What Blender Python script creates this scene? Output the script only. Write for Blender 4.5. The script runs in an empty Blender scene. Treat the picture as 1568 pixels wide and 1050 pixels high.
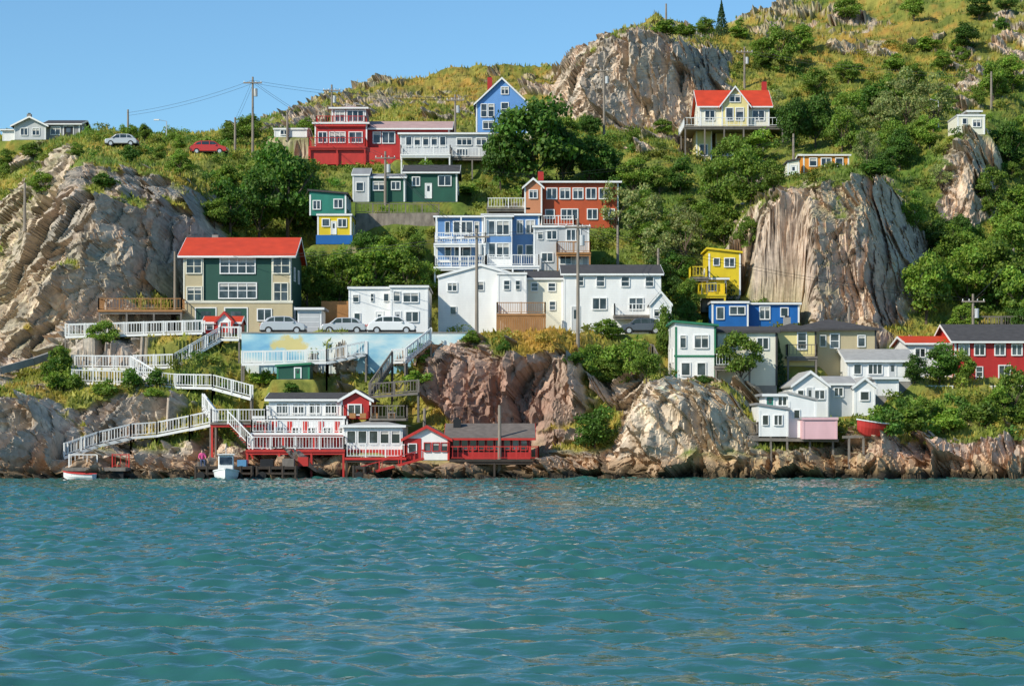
import bpy, math, random, numpy as np
from mathutils import Vector
random.seed(7); rng=np.random.default_rng(7)
F=3136.;H=3.5;HY=664.;CX=784.
def W(px,py,Y): return ((px-CX)*Y/F, Y, H+(HY-py)*Y/F)
scene=bpy.context.scene; COL=scene.collection
# ------------------------------------------------------------ camera / light
cd=bpy.data.cameras.new('camera'); cam=bpy.data.objects.new('camera',cd); COL.objects.link(cam)
cam.location=(0,0,H); cam.rotation_euler=(math.radians(90),0,0); cd.sensor_width=36; cd.lens=72
cd.shift_y=(HY-525)/1568; cd.clip_end=8000; cd.clip_start=.5; scene.camera=cam
sv=Vector((-0.70,-0.56,0.0)).normalized(); EL=math.radians(36)
sv=Vector((sv.x*math.cos(EL),sv.y*math.cos(EL),math.sin(EL)))
sd=bpy.data.lights.new('sun','SUN'); sd.energy=5.0; sd.angle=math.radians(.5); sd.color=(1,.94,.81)
so=bpy.data.objects.new('sun',sd); COL.objects.link(so); so.rotation_euler=(-sv).to_track_quat('-Z','Y').to_euler(); so.location=(-100,-100,150)
w=bpy.data.worlds.new('World'); scene.world=w; w.use_nodes=True; nt=w.node_tree
bg=nt.nodes['Background']; sky=nt.nodes.new('ShaderNodeTexSky'); sky.sky_type='NISHITA'; sky.sun_disc=False
sky.sun_elevation=EL; sky.sun_rotation=math.atan2(sv.x,sv.y); sky.air_density=1.0; sky.dust_density=.15; sky.ozone_density=2.5
tn_=nt.nodes.new('ShaderNodeVectorMath'); tn_.operation='MULTIPLY'; tn_.inputs[1].default_value=(.82,1.14,1.28)
nt.links.new(sky.outputs[0],tn_.inputs[0]); nt.links.new(tn_.outputs[0],bg.inputs[0]); bg.inputs[1].default_value=.118
scene.view_settings.view_transform='Standard'; scene.view_settings.look='None'; scene.view_settings.exposure=0
# ------------------------------------------------------------ numpy noise
def h3(ix,iy,iz,s):
    n=(ix.astype(np.int64)*374761393+iy.astype(np.int64)*668265263+iz.astype(np.int64)*1440662683+s*1274126177)&0xffffffff
    n=((n^(n>>13))*1274126177)&0xffffffff
    n=((n^(n>>15))*2246822519)&0xffffffff
    n=n^(n>>16)
    return n.astype(np.float64)/4294967296.
def vn(P,s=0):
    c=np.floor(P); f=P-c; f=f*f*(3-2*f); c=c.astype(np.int64); r=0
    for a in (0,1):
        for b in (0,1):
            for d in (0,1):
                wgt=(f[:,0] if a else 1-f[:,0])*(f[:,1] if b else 1-f[:,1])*(f[:,2] if d else 1-f[:,2])
                r=r+wgt*h3(c[:,0]+a,c[:,1]+b,c[:,2]+d,s)
    return r*2-1
def fbm(P,o=4,s=0):
    r=0;a=1;t=0
    for i in range(o): r=r+a*vn(P*(2.03**i)+i*17.3,s+i); t+=a; a*=.5
    return r/t
def worley(P,s):
    c=np.floor(P); f=P-c; ci=c.astype(np.int64); N=len(P)
    F1=np.full(N,9.);F2=np.full(N,9.);V=np.zeros((N,3));I=np.zeros(N)
    for a in (-1,0,1):
        for b in (-1,0,1):
            for d in (-1,0,1):
                x,y,z=ci[:,0]+a,ci[:,1]+b,ci[:,2]+d
                r1=h3(x,y,z,s);r2=h3(x,y,z,s+1);r3=h3(x,y,z,s+2)
                D=np.stack([a+r1-f[:,0],b+r2-f[:,1],d+r3-f[:,2]],1); q=(D*D).sum(1)
                m=q<F1
                F2=np.where(m,F1,np.minimum(F2,q)); F1=np.where(m,q,F1)
                V[m]=D[m]; I=np.where(m,(r1*7.13+r2*3.7+r3*5.1)%1,I)
    return np.sqrt(F1),np.sqrt(F2),V,I
# ------------------------------------------------------------ materials
MATS={}
def mk(name):
    m=bpy.data.materials.new(name); m.use_nodes=True; t=m.node_tree; b=t.nodes['Principled BSDF']; MATS[name]=m
    return m,t,b
def N(t,k,**kw):
    n=t.nodes.new(k)
    for a,v in kw.items(): setattr(n,a,v)
    return n
def mat(name,c,rough=.6,var=.25,sc=1.5,clap=0,bump=.0,metal=0,spec=.4):
    m,t,b=mk(name); L=t.links
    tc=N(t,'ShaderNodeTexCoord'); no=N(t,'ShaderNodeTexNoise'); no.inputs['Scale'].default_value=sc; no.inputs['Detail'].default_value=6
    mp=N(t,'ShaderNodeMapping'); mp.inputs['Scale'].default_value=(1,1,.45); L.new(tc.outputs['Object'],mp.inputs[0]); L.new(mp.outputs[0],no.inputs[0])
    mr=N(t,'ShaderNodeMapRange'); mr.inputs[1].default_value=.3; mr.inputs[2].default_value=.75; mr.inputs[3].default_value=1-var; mr.inputs[4].default_value=1.0
    L.new(no.outputs[0],mr.inputs[0])
    hs=N(t,'ShaderNodeVectorMath',operation='SCALE'); hs.inputs[0].default_value=c; L.new(mr.outputs[0],hs.inputs['Scale'])
    out=hs.outputs[0]
    if clap:
        wv=N(t,'ShaderNodeTexWave',bands_direction='Z',wave_profile='SAW'); wv.inputs['Scale'].default_value=2.0; L.new(tc.outputs['Object'],wv.inputs[0])
        m2=N(t,'ShaderNodeMapRange'); m2.inputs[3].default_value=.90; m2.inputs[4].default_value=1.; m2.inputs[2].default_value=.25
        L.new(wv.outputs['Fac'],m2.inputs[0]); h2=N(t,'ShaderNodeVectorMath',operation='SCALE'); L.new(out,h2.inputs[0]); L.new(m2.outputs[0],h2.inputs['Scale']); out=h2.outputs[0]
    elif bump:
        n2=N(t,'ShaderNodeTexNoise'); n2.inputs['Scale'].default_value=sc*5; n2.inputs['Detail'].default_value=5; L.new(tc.outputs['Object'],n2.inputs[0])
        bp=N(t,'ShaderNodeBump'); bp.inputs['Strength'].default_value=.6; bp.inputs['Distance'].default_value=bump; L.new(n2.outputs[0],bp.inputs['Height']); L.new(bp.outputs[0],b.inputs['Normal'])
    L.new(out,b.inputs['Base Color']); b.inputs['Roughness'].default_value=rough; b.inputs['Metallic'].default_value=metal
    b.inputs['Specular IOR Level'].default_value=spec
    return m
mat('white',(.84,.83,.80),.55,.16,1.2,clap=.22); mat('trim',(.82,.81,.78),.5,.1,2)
mat('cream',(.78,.74,.60),.6,.12,1,clap=.22); mat('tan',(.52,.43,.26),.6,.15,1,clap=.22)
mat('greenw',(.022,.085,.060),.6,.2,1,clap=.22); mat('dkgreen',(.02,.10,.065),.6,.25,1,clap=.22); mat('teal',(.025,.22,.16),.6,.25,1,clap=.22)
mat('redroof',(.62,.058,.016),.6,.25,1,bump=.02); mat('redw',(.50,.03,.025),.55,.25,1,clap=.22); mat('redp',(.55,.04,.03),.5,.2,2)
mat('orangew',(.50,.085,.025),.6,.2,1,clap=.22); mat('orange',(.78,.30,.04),.6,.2,1,clap=.22); mat('peach',(.62,.25,.12),.6,.2,1,clap=.22)
mat('blue',(.14,.32,.66),.55,.15,1,clap=.22); mat('bluev',(.13,.27,.52),.55,.15,1,clap=.22); mat('dblue',(.012,.13,.42),.55,.2,1,clap=.22)
mat('yellow',(.82,.60,.02),.55,.25,1,clap=.22); mat('yel2',(.80,.68,.30),.55,.15,1,clap=.22); mat('pink',(.76,.46,.48),.6,.2,1,clap=.22)
mat('pinkroof',(.50,.33,.30),.7,.2,1,bump=.02); mat('grayw',(.55,.56,.56),.6,.2,1,clap=.22); mat('gray2',(.30,.30,.30),.7,.3,1,bump=.02)
mat('roof',(.075,.07,.07),.85,.35,2,bump=.02); mat('roofbr',(.18,.15,.13),.85,.35,2,bump=.02); mat('rooflt',(.40,.39,.37),.8,.25,2,bump=.01)
mat('conc',(.34,.32,.29),.85,.35,1.2,bump=.02); mat('wood',(.42,.20,.07),.7,.3,2,bump=.01); mat('greywood',(.23,.20,.17),.8,.4,2.5,bump=.02)
mat('dkwood',(.06,.045,.035),.85,.4,2,bump=.03); mat('pole',(.30,.25,.20),.85,.3,2); mat('wire',(.03,.03,.03),.6,.1,1)
mat('asphalt',(.055,.055,.055),.9,.2,2,bump=.01); mat('paint_line',(.7,.7,.65),.7,.2,2)
mat('tire',(.02,.02,.02),.8,.2,2); mat('silver',(.50,.51,.53),.3,.05,1,metal=.2,spec=.6); mat('carwhite',(.75,.75,.75),.25,.05,1,spec=.6); mat('carred',(.5,.03,.02),.25,.05,1,spec=.6); mat('cargrey',(.10,.11,.13),.25,.05,1,metal=.2)
mat('bark',(.14,.10,.07),.9,.4,3,bump=.02); mat('black',(.015,.015,.017),.6,.3,2); mat('skin',(.55,.34,.24),.6,.1,3); mat('pinkcloth',(.75,.10,.28),.8,.1,3); mat('denim',(.05,.07,.14),.8,.1,3); mat('curtain',(.55,.53,.48),.8,.2,4)
mat('bluehull',(.12,.30,.50),.4,.15,2); mat('stonewall',(.36,.30,.24),.9,.55,2.2,bump=.08); mat('greenp',(.03,.20,.10),.6,.2,2)
m,t,b=mk('glass'); b.inputs['Base Color'].default_value=(.025,.035,.045,1); b.inputs['Roughness'].default_value=.06; b.inputs['Specular IOR Level'].default_value=.7
tc=N(t,'ShaderNodeTexCoord'); no=N(t,'ShaderNodeTexNoise'); no.inputs['Scale'].default_value=.9; t.links.new(tc.outputs['Object'],no.inputs[0])
cr=N(t,'ShaderNodeValToRGB'); cr.color_ramp.elements[0].color=(.012,.016,.02,1); cr.color_ramp.elements[1].color=(.10,.12,.14,1); cr.color_ramp.elements[0].position=.45; cr.color_ramp.elements[1].position=.75
t.links.new(no.outputs[0],cr.inputs[0]); t.links.new(cr.outputs[0],b.inputs['Base Color'])
# mural wall : painted pale sea / clouds with a soft yellow island
m,t,b=mk('mural'); tc=N(t,'ShaderNodeTexCoord'); L=t.links
mp0=N(t,'ShaderNodeMapping'); mp0.inputs['Scale'].default_value=(.6,1,1.5); L.new(tc.outputs['Object'],mp0.inputs[0])
n1=N(t,'ShaderNodeTexNoise'); n1.inputs['Scale'].default_value=.34; n1.inputs['Detail'].default_value=7; L.new(mp0.outputs[0],n1.inputs[0])
r1=N(t,'ShaderNodeValToRGB'); e=r1.color_ramp.elements; e[0].position=.34; e[0].color=(.14,.36,.54,1); e[1].position=.64; e[1].color=(.70,.72,.68,1)
x=e.new(.44); x.color=(.26,.50,.62,1); x=e.new(.52); x.color=(.44,.62,.66,1)
L.new(n1.outputs[0],r1.inputs[0])
mpn=N(t,'ShaderNodeMapping'); mpn.inputs['Scale'].default_value=(.42,0,1); L.new(tc.outputs['Object'],mpn.inputs[0])
vd=N(t,'ShaderNodeVectorMath',operation='DISTANCE'); vd.inputs[1].default_value=(-5.7*.42,0,-1.0); L.new(mpn.outputs[0],vd.inputs[0])
n2=N(t,'ShaderNodeTexNoise'); n2.inputs['Scale'].default_value=.9; n2.inputs['Detail'].default_value=8; n2.inputs['Roughness'].default_value=.6; L.new(tc.outputs['Object'],n2.inputs[0])
ad=N(t,'ShaderNodeMath',operation='MULTIPLY_ADD'); L.new(n2.outputs[0],ad.inputs[0]); ad.inputs[1].default_value=1.8; L.new(vd.outputs['Value'],ad.inputs[2])
lt=N(t,'ShaderNodeMapRange'); L.new(ad.outputs[0],lt.inputs[0]); lt.inputs[1].default_value=1.62; lt.inputs[2].default_value=1.42; lt.inputs[4].default_value=.85
mx=N(t,'ShaderNodeMixRGB'); L.new(lt.outputs[0],mx.inputs[0]); L.new(r1.outputs[0],mx.inputs[1]); mx.inputs[2].default_value=(.64,.50,.14,1); L.new(mx.outputs[0],b.inputs['Base Color']); b.inputs['Roughness'].default_value=.8
# foliage (vertex colour * tone)
def leafmat(name,tone):
    m,t,b=mk(name); L=t.links
    at=N(t,'ShaderNodeAttribute',attribute_name='Col'); oi=N(t,'ShaderNodeObjectInfo')
    mr=N(t,'ShaderNodeMapRange'); mr.inputs[3].default_value=.75; mr.inputs[4].default_value=1.25; L.new(oi.outputs['Random'],mr.inputs[0])
    s=N(t,'ShaderNodeVectorMath',operation='MULTIPLY'); s.inputs[1].default_value=tone; L.new(at.outputs['Color'],s.inputs[0])
    s2=N(t,'ShaderNodeVectorMath',operation='SCALE'); L.new(s.outputs[0],s2.inputs[0]); L.new(mr.outputs[0],s2.inputs['Scale'])
    L.new(s2.outputs[0],b.inputs['Base Color']); b.inputs['Roughness'].default_value=.6; b.inputs['Specular IOR Level'].default_value=.3
    tr=N(t,'ShaderNodeBsdfTranslucent'); s3=N(t,'ShaderNodeVectorMath',operation='MULTIPLY'); s3.inputs[1].default_value=(1.4,1.6,.6); L.new(s2.outputs[0],s3.inputs[0]); L.new(s3.outputs[0],tr.inputs[0])
    ms=N(t,'ShaderNodeMixShader'); ms.inputs[0].default_value=.3; L.new(b.outputs[0],ms.inputs[1]); L.new(tr.outputs[0],ms.inputs[2]); L.new(ms.outputs[0],t.nodes['Material Output'].inputs[0])
leafmat('leaf_dark',(.070,.145,.022)); leafmat('leaf_mid',(.145,.230,.032)); leafmat('leaf_light',(.230,.270,.105)); leafmat('leaf_conifer',(.040,.085,.030)); leafmat('leaf_raw',(1,1,1))
# ------------------------------------------------------------ mesh helpers
def mesh_np(name,V,Q,col=None,mats=('leaf_raw',),mi=None,smooth=False):
    me=bpy.data.meshes.new(name); k=Q.shape[1]
    me.vertices.add(len(V)); me.vertices.foreach_set('co',np.ascontiguousarray(V,dtype=np.float32).ravel())
    me.loops.add(Q.size); me.loops.foreach_set('vertex_index',Q.astype(np.int32).ravel())
    me.polygons.add(len(Q)); me.polygons.foreach_set('loop_start',np.arange(0,Q.size,k,dtype=np.int32)); me.polygons.foreach_set('loop_total',np.full(len(Q),k,dtype=np.int32))
    me.polygons.foreach_set('use_smooth',np.full(len(Q),smooth))
    if mi is not None: me.polygons.foreach_set('material_index',mi.astype(np.int32))
    me.update(calc_edges=True)
    if col is not None:
        a=me.color_attributes.new('Col','FLOAT_COLOR','POINT'); c=np.ones((len(V),4),dtype=np.float32); c[:,:3]=col; a.data.foreach_set('color',c.ravel())
    for mm in mats: me.materials.append(MATS[mm])
    return me
def link(name,me,parent=None):
    o=bpy.data.objects.new(name,me); COL.objects.link(o)
    if parent: o.parent=parent
    return o
PADS=[]; BOX=[]; CL=[]
class B:
    def __init__(s,name,Y,px,py):
        s.name=name; s.Y=Y; s.o=W(px,py,Y); s.p={}
    def L(s,px,py,yo=0):
        a=W(px,py,s.Y+yo); return (a[0]-s.o[0],a[1]-s.o[1],a[2]-s.o[2])
    def raw(s,part,mt,vs,fs):
        d=s.p.setdefault(part,[[],[],[],[]]); 
        if mt not in d[3]: d[3].append(mt)
        mi=d[3].index(mt); n=len(d[0]); d[0]+=vs
        for f in fs: d[1].append([n+i for i in f]); d[2].append(mi)
    def box(s,part,mt,x0,x1,y0,y1,z0,z1):
        s.raw(part,mt,[(x0,y0,z0),(x1,y0,z0),(x1,y1,z0),(x0,y1,z0),(x0,y0,z1),(x1,y0,z1),(x1,y1,z1),(x0,y1,z1)],
          [(0,3,2,1),(4,5,6,7),(0,1,5,4),(1,2,6,5),(2,3,7,6),(3,0,4,7)])
    def pry(s,part,mt,pts,y0,y1):
        n=len(pts); s.raw(part,mt,[(x,y0,z) for x,z in pts]+[(x,y1,z) for x,z in pts],[list(range(n)),list(range(2*n-1,n-1,-1))]+[(i,i+n,(i+1)%n+n,(i+1)%n) for i in range(n)])
    def prx(s,part,mt,pts,x0,x1):
        n=len(pts); s.raw(part,mt,[(x0,y,z) for y,z in pts]+[(x1,y,z) for y,z in pts],[list(range(n-1,-1,-1)),list(range(n,2*n))]+[((i+1)%n,(i+1)%n+n,i+n,i) for i in range(n)])
    def beam(s,part,mt,a,b,w=.1,h=None):
        h=h or w; a=Vector(a);b=Vector(b);d=(b-a)
        if d.length<1e-4: return
        d.normalize(); u=d.cross(Vector((0,0,1))); 
        if u.length<1e-3: u=Vector((1,0,0))
        u.normalize(); v=u.cross(d); vs=[]
        for p in (a,b):
            for i,j in ((-1,-1),(1,-1),(1,1),(-1,1)): vs.append(tuple(p+u*i*w/2+v*j*h/2))
        s.raw(part,mt,vs,[(0,1,2,3),(7,6,5,4),(0,4,5,1),(1,5,6,2),(2,6,7,3),(3,7,4,0)])
    def cyl(s,part,mt,a,b,r0,r1,n=8):
        a=Vector(a);b=Vector(b);d=(b-a).normalized(); u=d.orthogonal().normalized(); v=d.cross(u); vs=[]
        for p,r in ((a,r0),(b,r1)):
            for i in range(n):
                q=2*math.pi*i/n; vs.append(tuple(p+u*math.cos(q)*r+v*math.sin(q)*r))
        s.raw(part,mt,vs,[list(range(n-1,-1,-1)),list(range(n,2*n))]+[(i,(i+1)%n,(i+1)%n+n,i+n) for i in range(n)])
    def win(s,a,b_,c,d,yo=0,nx=1,ny=1,fr='trim'):
        x0,_,z1=s.L(a,b_,yo); x1,_,z0=s.L(c,d,yo); y=yo; fw=min(.10,(x1-x0)*.14)
        s.box('window_glass','glass',x0,x1,y-.012,y+.02,z0,z1)
        s.box('window_frames',fr,x0-fw,x0,y-.08,y+.02,z0-fw,z1+fw); s.box('window_frames',fr,x1,x1+fw,y-.08,y+.02,z0-fw,z1+fw)
        s.box('window_frames',fr,x0,x1,y-.085,y+.02,z1,z1+fw); s.box('window_frames',fr,x0-.0,x1+.0,y-.12,y+.02,z0-fw,z0)
        for i in range(1,nx):
            xx=x0+(x1-x0)*i/nx; s.box('window_frames',fr,xx-.04,xx+.04,y-.05,y-.012,z0,z1)
        for i in range(1,ny):
            zz=z0+(z1-z0)*i/ny; s.box('window_frames',fr,x0,x1,y-.045,y-.012,zz-.03,zz+.03)
        if random.random()<.3:
            k=random.uniform(.2,.4); s.box('curtains','curtain',x0,x1,y-.02,y-.0125,z1-(z1-z0)*k,z1)
    def door(s,a,b_,c,d,yo=0,mt='trim'):
        x0,_,z1=s.L(a,b_,yo); x1,_,z0=s.L(c,d,yo)
        s.box('door_frame','trim',x0-.1,x0,yo-.06,yo+.02,z0,z1+.1); s.box('door_frame','trim',x1,x1+.1,yo-.06,yo+.02,z0,z1+.1); s.box('door_frame','trim',x0,x1,yo-.06,yo+.02,z1,z1+.1)
        s.box('door',mt,x0,x1,yo-.03,yo+.02,z0,z1); s.box('door_glass','glass',x0+(x1-x0)*.25,x1-(x1-x0)*.25,yo-.04,yo-.031,z0+(z1-z0)*.5,z0+(z1-z0)*.88)
    def block(s,a,b_,top,bot,yo=0,dep=7,wall='white',roof='flat',rm='roof',rise=1.2,over=.3,pad=True,down=1.5,side=True,corner=True,tm='trim',base='conc'):
        x0,_,z1=s.L(a,top,yo); x1,_,z0=s.L(b_,bot,yo); y0=yo;y1=yo+dep;xm=(x0+x1)/2;ym=(y0+y1)/2;o=over;T=.14
        BOX.append((a,b_,top-12,bot-4,s.Y+yo))
        if pad: PADS.append((x0+s.o[0],x1+s.o[0],y0+s.o[1],y1+s.o[1],z0+s.o[2]-.05))
        s.box('foundation',base,x0+.03,x1-.03,y0+.03,y1-.03,z0-down,z0)
        if roof=='gx':
            s.prx('walls',wall,[(y0,z0),(y1,z0),(y1,z1),(ym,z1+rise),(y0,z1)],x0,x1); k=rise/(ym-y0)
            s.prx('roof',rm,[(y0-o,z1-o*k+.02),(ym,z1+rise+.02),(ym,z1+rise+.02+T),(y0-o,z1-o*k+.02+T)],x0-o,x1+o)
            s.prx('roof',rm,[(y1+o,z1-o*k+.02),(y1+o,z1-o*k+.02+T),(ym,z1+rise+.02+T),(ym,z1+rise+.02)],x0-o,x1+o)
            s.box('eaves',tm,x0-o,x1+o,y0-o-.04,y0-o-.003,z1-o*k-.06,z1-o*k+T*.8)
            for xa,xb in((x0-o-.035,x0-o-.003),(x1+o+.003,x1+o+.035)): s.prx('eaves',tm,[(y0-o,z1-o*k-.06),(ym,z1+rise-.06),(y1+o,z1-o*k-.06),(y1+o,z1-o*k+.15),(ym,z1+rise+.16),(y0-o,z1-o*k+.15)],xa,xb)
        elif roof=='gy':
            s.pry('walls',wall,[(x0,z0),(x1,z0),(x1,z1),(xm,z1+rise),(x0,z1)],y0,y1); k=rise/(xm-x0)
            s.pry('roof',rm,[(x0-o,z1-o*k+.02),(xm,z1+rise+.02),(xm,z1+rise+.02+T),(x0-o,z1-o*k+.02+T)],y0-o,y1+o)
            s.pry('roof',rm,[(x1+o,z1-o*k+.02),(x1+o,z1-o*k+.02+T),(xm,z1+rise+.02+T),(xm,z1+rise+.02)],y0-o,y1+o)
            s.pry('eaves',tm,[(x0-o,z1-o*k-.08),(xm,z1+rise-.1),(x1+o,z1-o*k-.08),(x1+o,z1-o*k+.14),(xm,z1+rise+.16),(x0-o,z1-o*k+.14)],y0-o-.04,y0-o-.003)
        elif roof=='shedl' or roof=='shedr':
            za,zb=(z1,z1+rise) if roof=='shedl' else (z1+rise,z1)
            s.pry('walls',wall,[(x0,z0),(x1,z0),(x1,zb),(x0,za)],y0,y1)
            s.pry('roof',rm,[(x0-o,za+.02),(x1+o,zb+.02),(x1+o,zb+.2),(x0-o,za+.2)],y0-o,y1+o)
        elif roof=='hip':
            s.box('walls',wall,x0,x1,y0,y1,z0,z1); e=z1+.03; X=min((x1-x0)/2,(y1-y0)/2)
            q=[(x0-o,y0-o,e),(x1+o,y0-o,e),(x1+o,y1+o,e),(x0-o,y1+o,e),(x0+X,ym,e+rise),(x1-X,ym,e+rise)]
            s.raw('roof',rm,q,[(0,1,5,4),(1,2,5),(2,3,4,5),(3,0,4),(3,2,1,0)])
            s.box('eaves',tm,x0-o,x1+o,y0-o-.03,y0-o-.003,e-.14,e+.04)
        else:
            s.box('walls',wall,x0,x1,y0,y1,z0,z1); s.box('roof',rm,x0-o,x1+o,y0-o,y1+o,z1+.003,z1+.2); s.box('eaves',tm,x0-o,x1+o,y0-o-.03,y0-o-.003,z1-.03,z1+.15)
        if corner:
            for xx in (x0,x1-.13): s.box('corner_boards',tm,xx-.015,xx+.145,y0-.03,y0+.1,z0,z1-.02)
        if side and dep>=4 and z1-z0>2.1:
            ns=max(1,int((z1-z0)/2.6)); hs=(z1-z0)/ns
            for i in range(ns):
                for f in (.3,.7):
                    yy=y0+dep*f; zz=z0+hs*(i+.42)
                    for xw,sg in((x0,-1),(x1,1)):
                        g=sorted((xw-sg*.02,xw+sg*.012)); h=sorted((xw-sg*.02,xw+sg*.06))
                        s.box('window_glass','glass',g[0],g[1],yy-.45,yy+.45,zz,zz+1.1)
                        for q in((yy-.57,yy-.45,zz-.1,zz+1.2),(yy+.45,yy+.57,zz-.1,zz+1.2),(yy-.45,yy+.45,zz+1.1,zz+1.2),(yy-.45,yy+.45,zz-.1,zz)):
                            s.box('window_frames','trim',h[0],h[1],*q)
        return x0,x1,z0,z1
    def railw(s,pts,mt='trim',h=1.0,step=.28,bw=.04,part='railing',post=1.8):
        for a,b_ in zip(pts[:-1],pts[1:]):
            a=Vector(a);b_=Vector(b_);L_=(b_-a).length; up=Vector((0,0,h))
            s.beam(part,mt,a+up,b_+up,.08,.07); s.beam(part,mt,a+up*.13,b_+up*.13,.05,.05)
            n=max(1,int(L_/step))
            for i in range(n):
                p=a.lerp(b_,(i+.5)/n); s.beam(part,mt,p+up*.12,p+up*.98,bw,bw)
            n=max(1,int(round(L_/post)))
            for i in range(n+1):
                p=a.lerp(b_,i/n); s.beam(part,mt,p-up*.05,p+up*1.06,.10,.10)
    def deck(s,a,b_,py,yo,dep,mt='wood',rl='trim',down=3,th=.2,posts=True,sides=True,pm=None,step=.28):
        x0,_,z=s.L(a,py,yo); x1=s.L(b_,py,yo)[0]
        s.box('deck',mt,x0,x1,yo,yo+dep,z-th,z); 
        if rl:
            p=[(x0+.06,yo+.06,z),(x1-.06,yo+.06,z)]
            if sides: p=[(x0+.06,yo+dep-.1,z)]+p+[(x1-.06,yo+dep-.1,z)]
            s.railw(p,mt=rl,step=step)
        if posts:
            n=max(1,int((x1-x0)/2.4))
            for i in range(n+1):
                xx=x0+.12+(x1-x0-.24)*i/n
                s.beam('deck_posts',pm or mt,(xx,yo+.15,z-th),(xx,yo+.15,z-down),.16)
                if dep>2.5: s.beam('deck_posts',pm or mt,(xx,yo+dep*.7,z-th),(xx,yo+dep*.7,z-down),.16)
            s.beam('deck_posts',pm or mt,(x0,yo+.15,z-th-.1),(x1,yo+.15,z-th-.1),.12,.2)
        return x0,x1,z
    def chim(s,px,py,yo,hh=1.4,mt='conc'):
        x,_,z=s.L(px,py,yo); s.box('chimney',mt,x-.3,x+.3,yo-.3,yo+.3,z-1,z+hh); s.box('chimney','black',x-.16,x+.16,yo-.16,yo+.16,z+hh,z+hh+.15)
    def finish(s,yaw=0):
        e=bpy.data.objects.new(s.name,None); COL.objects.link(e); e.location=s.o; e.rotation_euler=(0,0,yaw); e.empty_display_size=.5
        for k,(v,f,mi,ms) in s.p.items():
            me=bpy.data.meshes.new(k); me.from_pydata(v,[],f); me.update()
            for mm in ms: me.materials.append(MATS[mm])
            me.polygons.foreach_set('material_index',mi); o=link(k,me,e)
            if k in('body','cabin'):
                bv=o.modifiers.new('b','BEVEL'); bv.width=.08; bv.segments=3
        return e
# ------------------------------------------------------------ houses
b=B('gray_ridge_house',290,60,212)
b.block(22,70,192,214,0,7,'grayw','gy','roof',1.1,.5); b.block(70,122,190,214,1,7,'gray2','gx','roof',.9,.4); b.block(4,24,200,216,1,5,'white','flat')
b.win(32,197,42,207,nx=2); b.win(50,197,60,207,nx=2); b.win(78,195,92,206,1,2); b.door(98,194,112,212,1,'black'); b.chim(45,190,4); b.finish()
b=B('small_white_house',215,22,392); b.block(6,40,364,394,0,6,'white','gx','roof',1.0); b.win(12,370,18,380); b.win(26,370,33,380); b.finish()
# big green house
b=B('green_house_with_red_roof',187,367,512)
b.block(281,446,391,512,0,9,'greenw','gx','redroof',1.9,.45,side=True)
for a,c in((281.5,312),(416,445.5)):
    x0,_,z1=b.L(a,392,-.0); x1,_,z0=b.L(c,462,-.0); b.box('tan_bays','tan',x0,x1,-.12,.0,z0,z1)
    for xx in(x0,x1-.1): b.box('trim_boards','cream',xx,xx+.1,-.15,-.121,z0,z1)
x0,_,z1=b.L(279,462,0); x1,_,z0=b.L(448,512,0); b.box('lower_storey','tan',x0,x1,-.15,-.005,z0,z1-.0); b.box('band','cream',x0-.05,x1+.05,-.22,-.151,z1-.12,z1+.1)
b.win(338,396,390,418,0,4,2); b.win(336,434,392,456,0,4,2); b.win(286,397,308,418,-.12,2,2,'cream'); b.win(419,395,443,418,-.12,2,2,'cream'); b.win(287,440,308,460,-.12,2,2,'cream'); b.win(420,434,440,460,-.12,2,2,'cream')
b.door(300,472,330,511,-.15,'greenw'); b.door(345,472,378,511,-.15,'greenw'); b.win(395,474,415,490,-.15,2); b.chim(330,370,5,.6)
b.deck(150,279,474,-2,6,'wood','wood',3.2,sides=True,pm='greywood'); b.box('deck_store','greywood',b.L(178,0,1)[0],b.L(262,0,1)[0],1,3.8,b.L(0,510,1)[2],b.L(0,478,1)[2]); b.finish()
b=B('grey_shed',184,473,510); b.block(456,492,474,511,0,4,'white','flat','gray2',side=False); x0,_,z0=b.L(459,508,0); x1,_,z1=b.L(489,478,0); b.box('garage_door','grayw',x0,x1,-.04,.0,z0,z1)
for i in range(1,4): b.box('garage_door','trim',x0,x1,-.05,-.041,z0+(z1-z0)*i/4-.02,z0+(z1-z0)*i/4+.02)
b.finish()
b=B('wooden_fence',190,512,505); 
for i in range(26):
    x,_,z=b.L(492+i*1.65,511,0); b.box('boards','wood',x,x+.09,0,.04,z,z+3.0+.05*random.random())
b.box('rails','wood',b.L(492,0,0)[0],b.L(534,0,0)[0],.045,.1,0+.8,.9); b.finish()
b=B('white_flat_roof_house',187,594,512)
b.block(534,598,442,512,0,8,'white','flat','gray2',over=.12); b.block(598,655,440,512,-1.2,9,'white','flat','gray2',over=.12)
b.win(541,452,549,462,0); b.win(568,450,572,461,0,1,2); b.win(543,480,551,491,0); b.door(576,478,586,508,0); b.win(590-2,450,595,461,0)
b.win(603,447,612,461,-1.2); b.win(618,449,640,462,-1.2,2); b.door(605,478,613,509,-1.2,'grayw'); b.win(622,478,640,492,-1.2,2); b.finish()
b=B('white_gable_house',190,765,510)
b.block(671,800,424,512,0,9,'white','gy','rooflt',1.1,.12,corner=False); b.block(762,806,420,512,-.9,3,'white','flat','rooflt',over=.08,side=False)
b.block(806,862,427,512,.3,8,'cream','gx','roof',.9,.15)
b.win(686,434,699,445,0,2); b.win(732,432,740,444,0); b.win(772,430,780,443,-.9,1,2); b.win(790,430,796,443,-.9,1,2); b.win(814,434,823,445,.3,1,2); b.win(840,434,850,445,.3,1,2); b.win(842,462,850,474,.3,1,2); b.win(690,470,698,481,0)
x0,_,z0=b.L(760,511,-2.2); x1,_,z1=b.L(836,468,-2.2)
b.deck(760,836,480,-2.6,1.6,'wood','wood',3,step=.16); 
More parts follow.
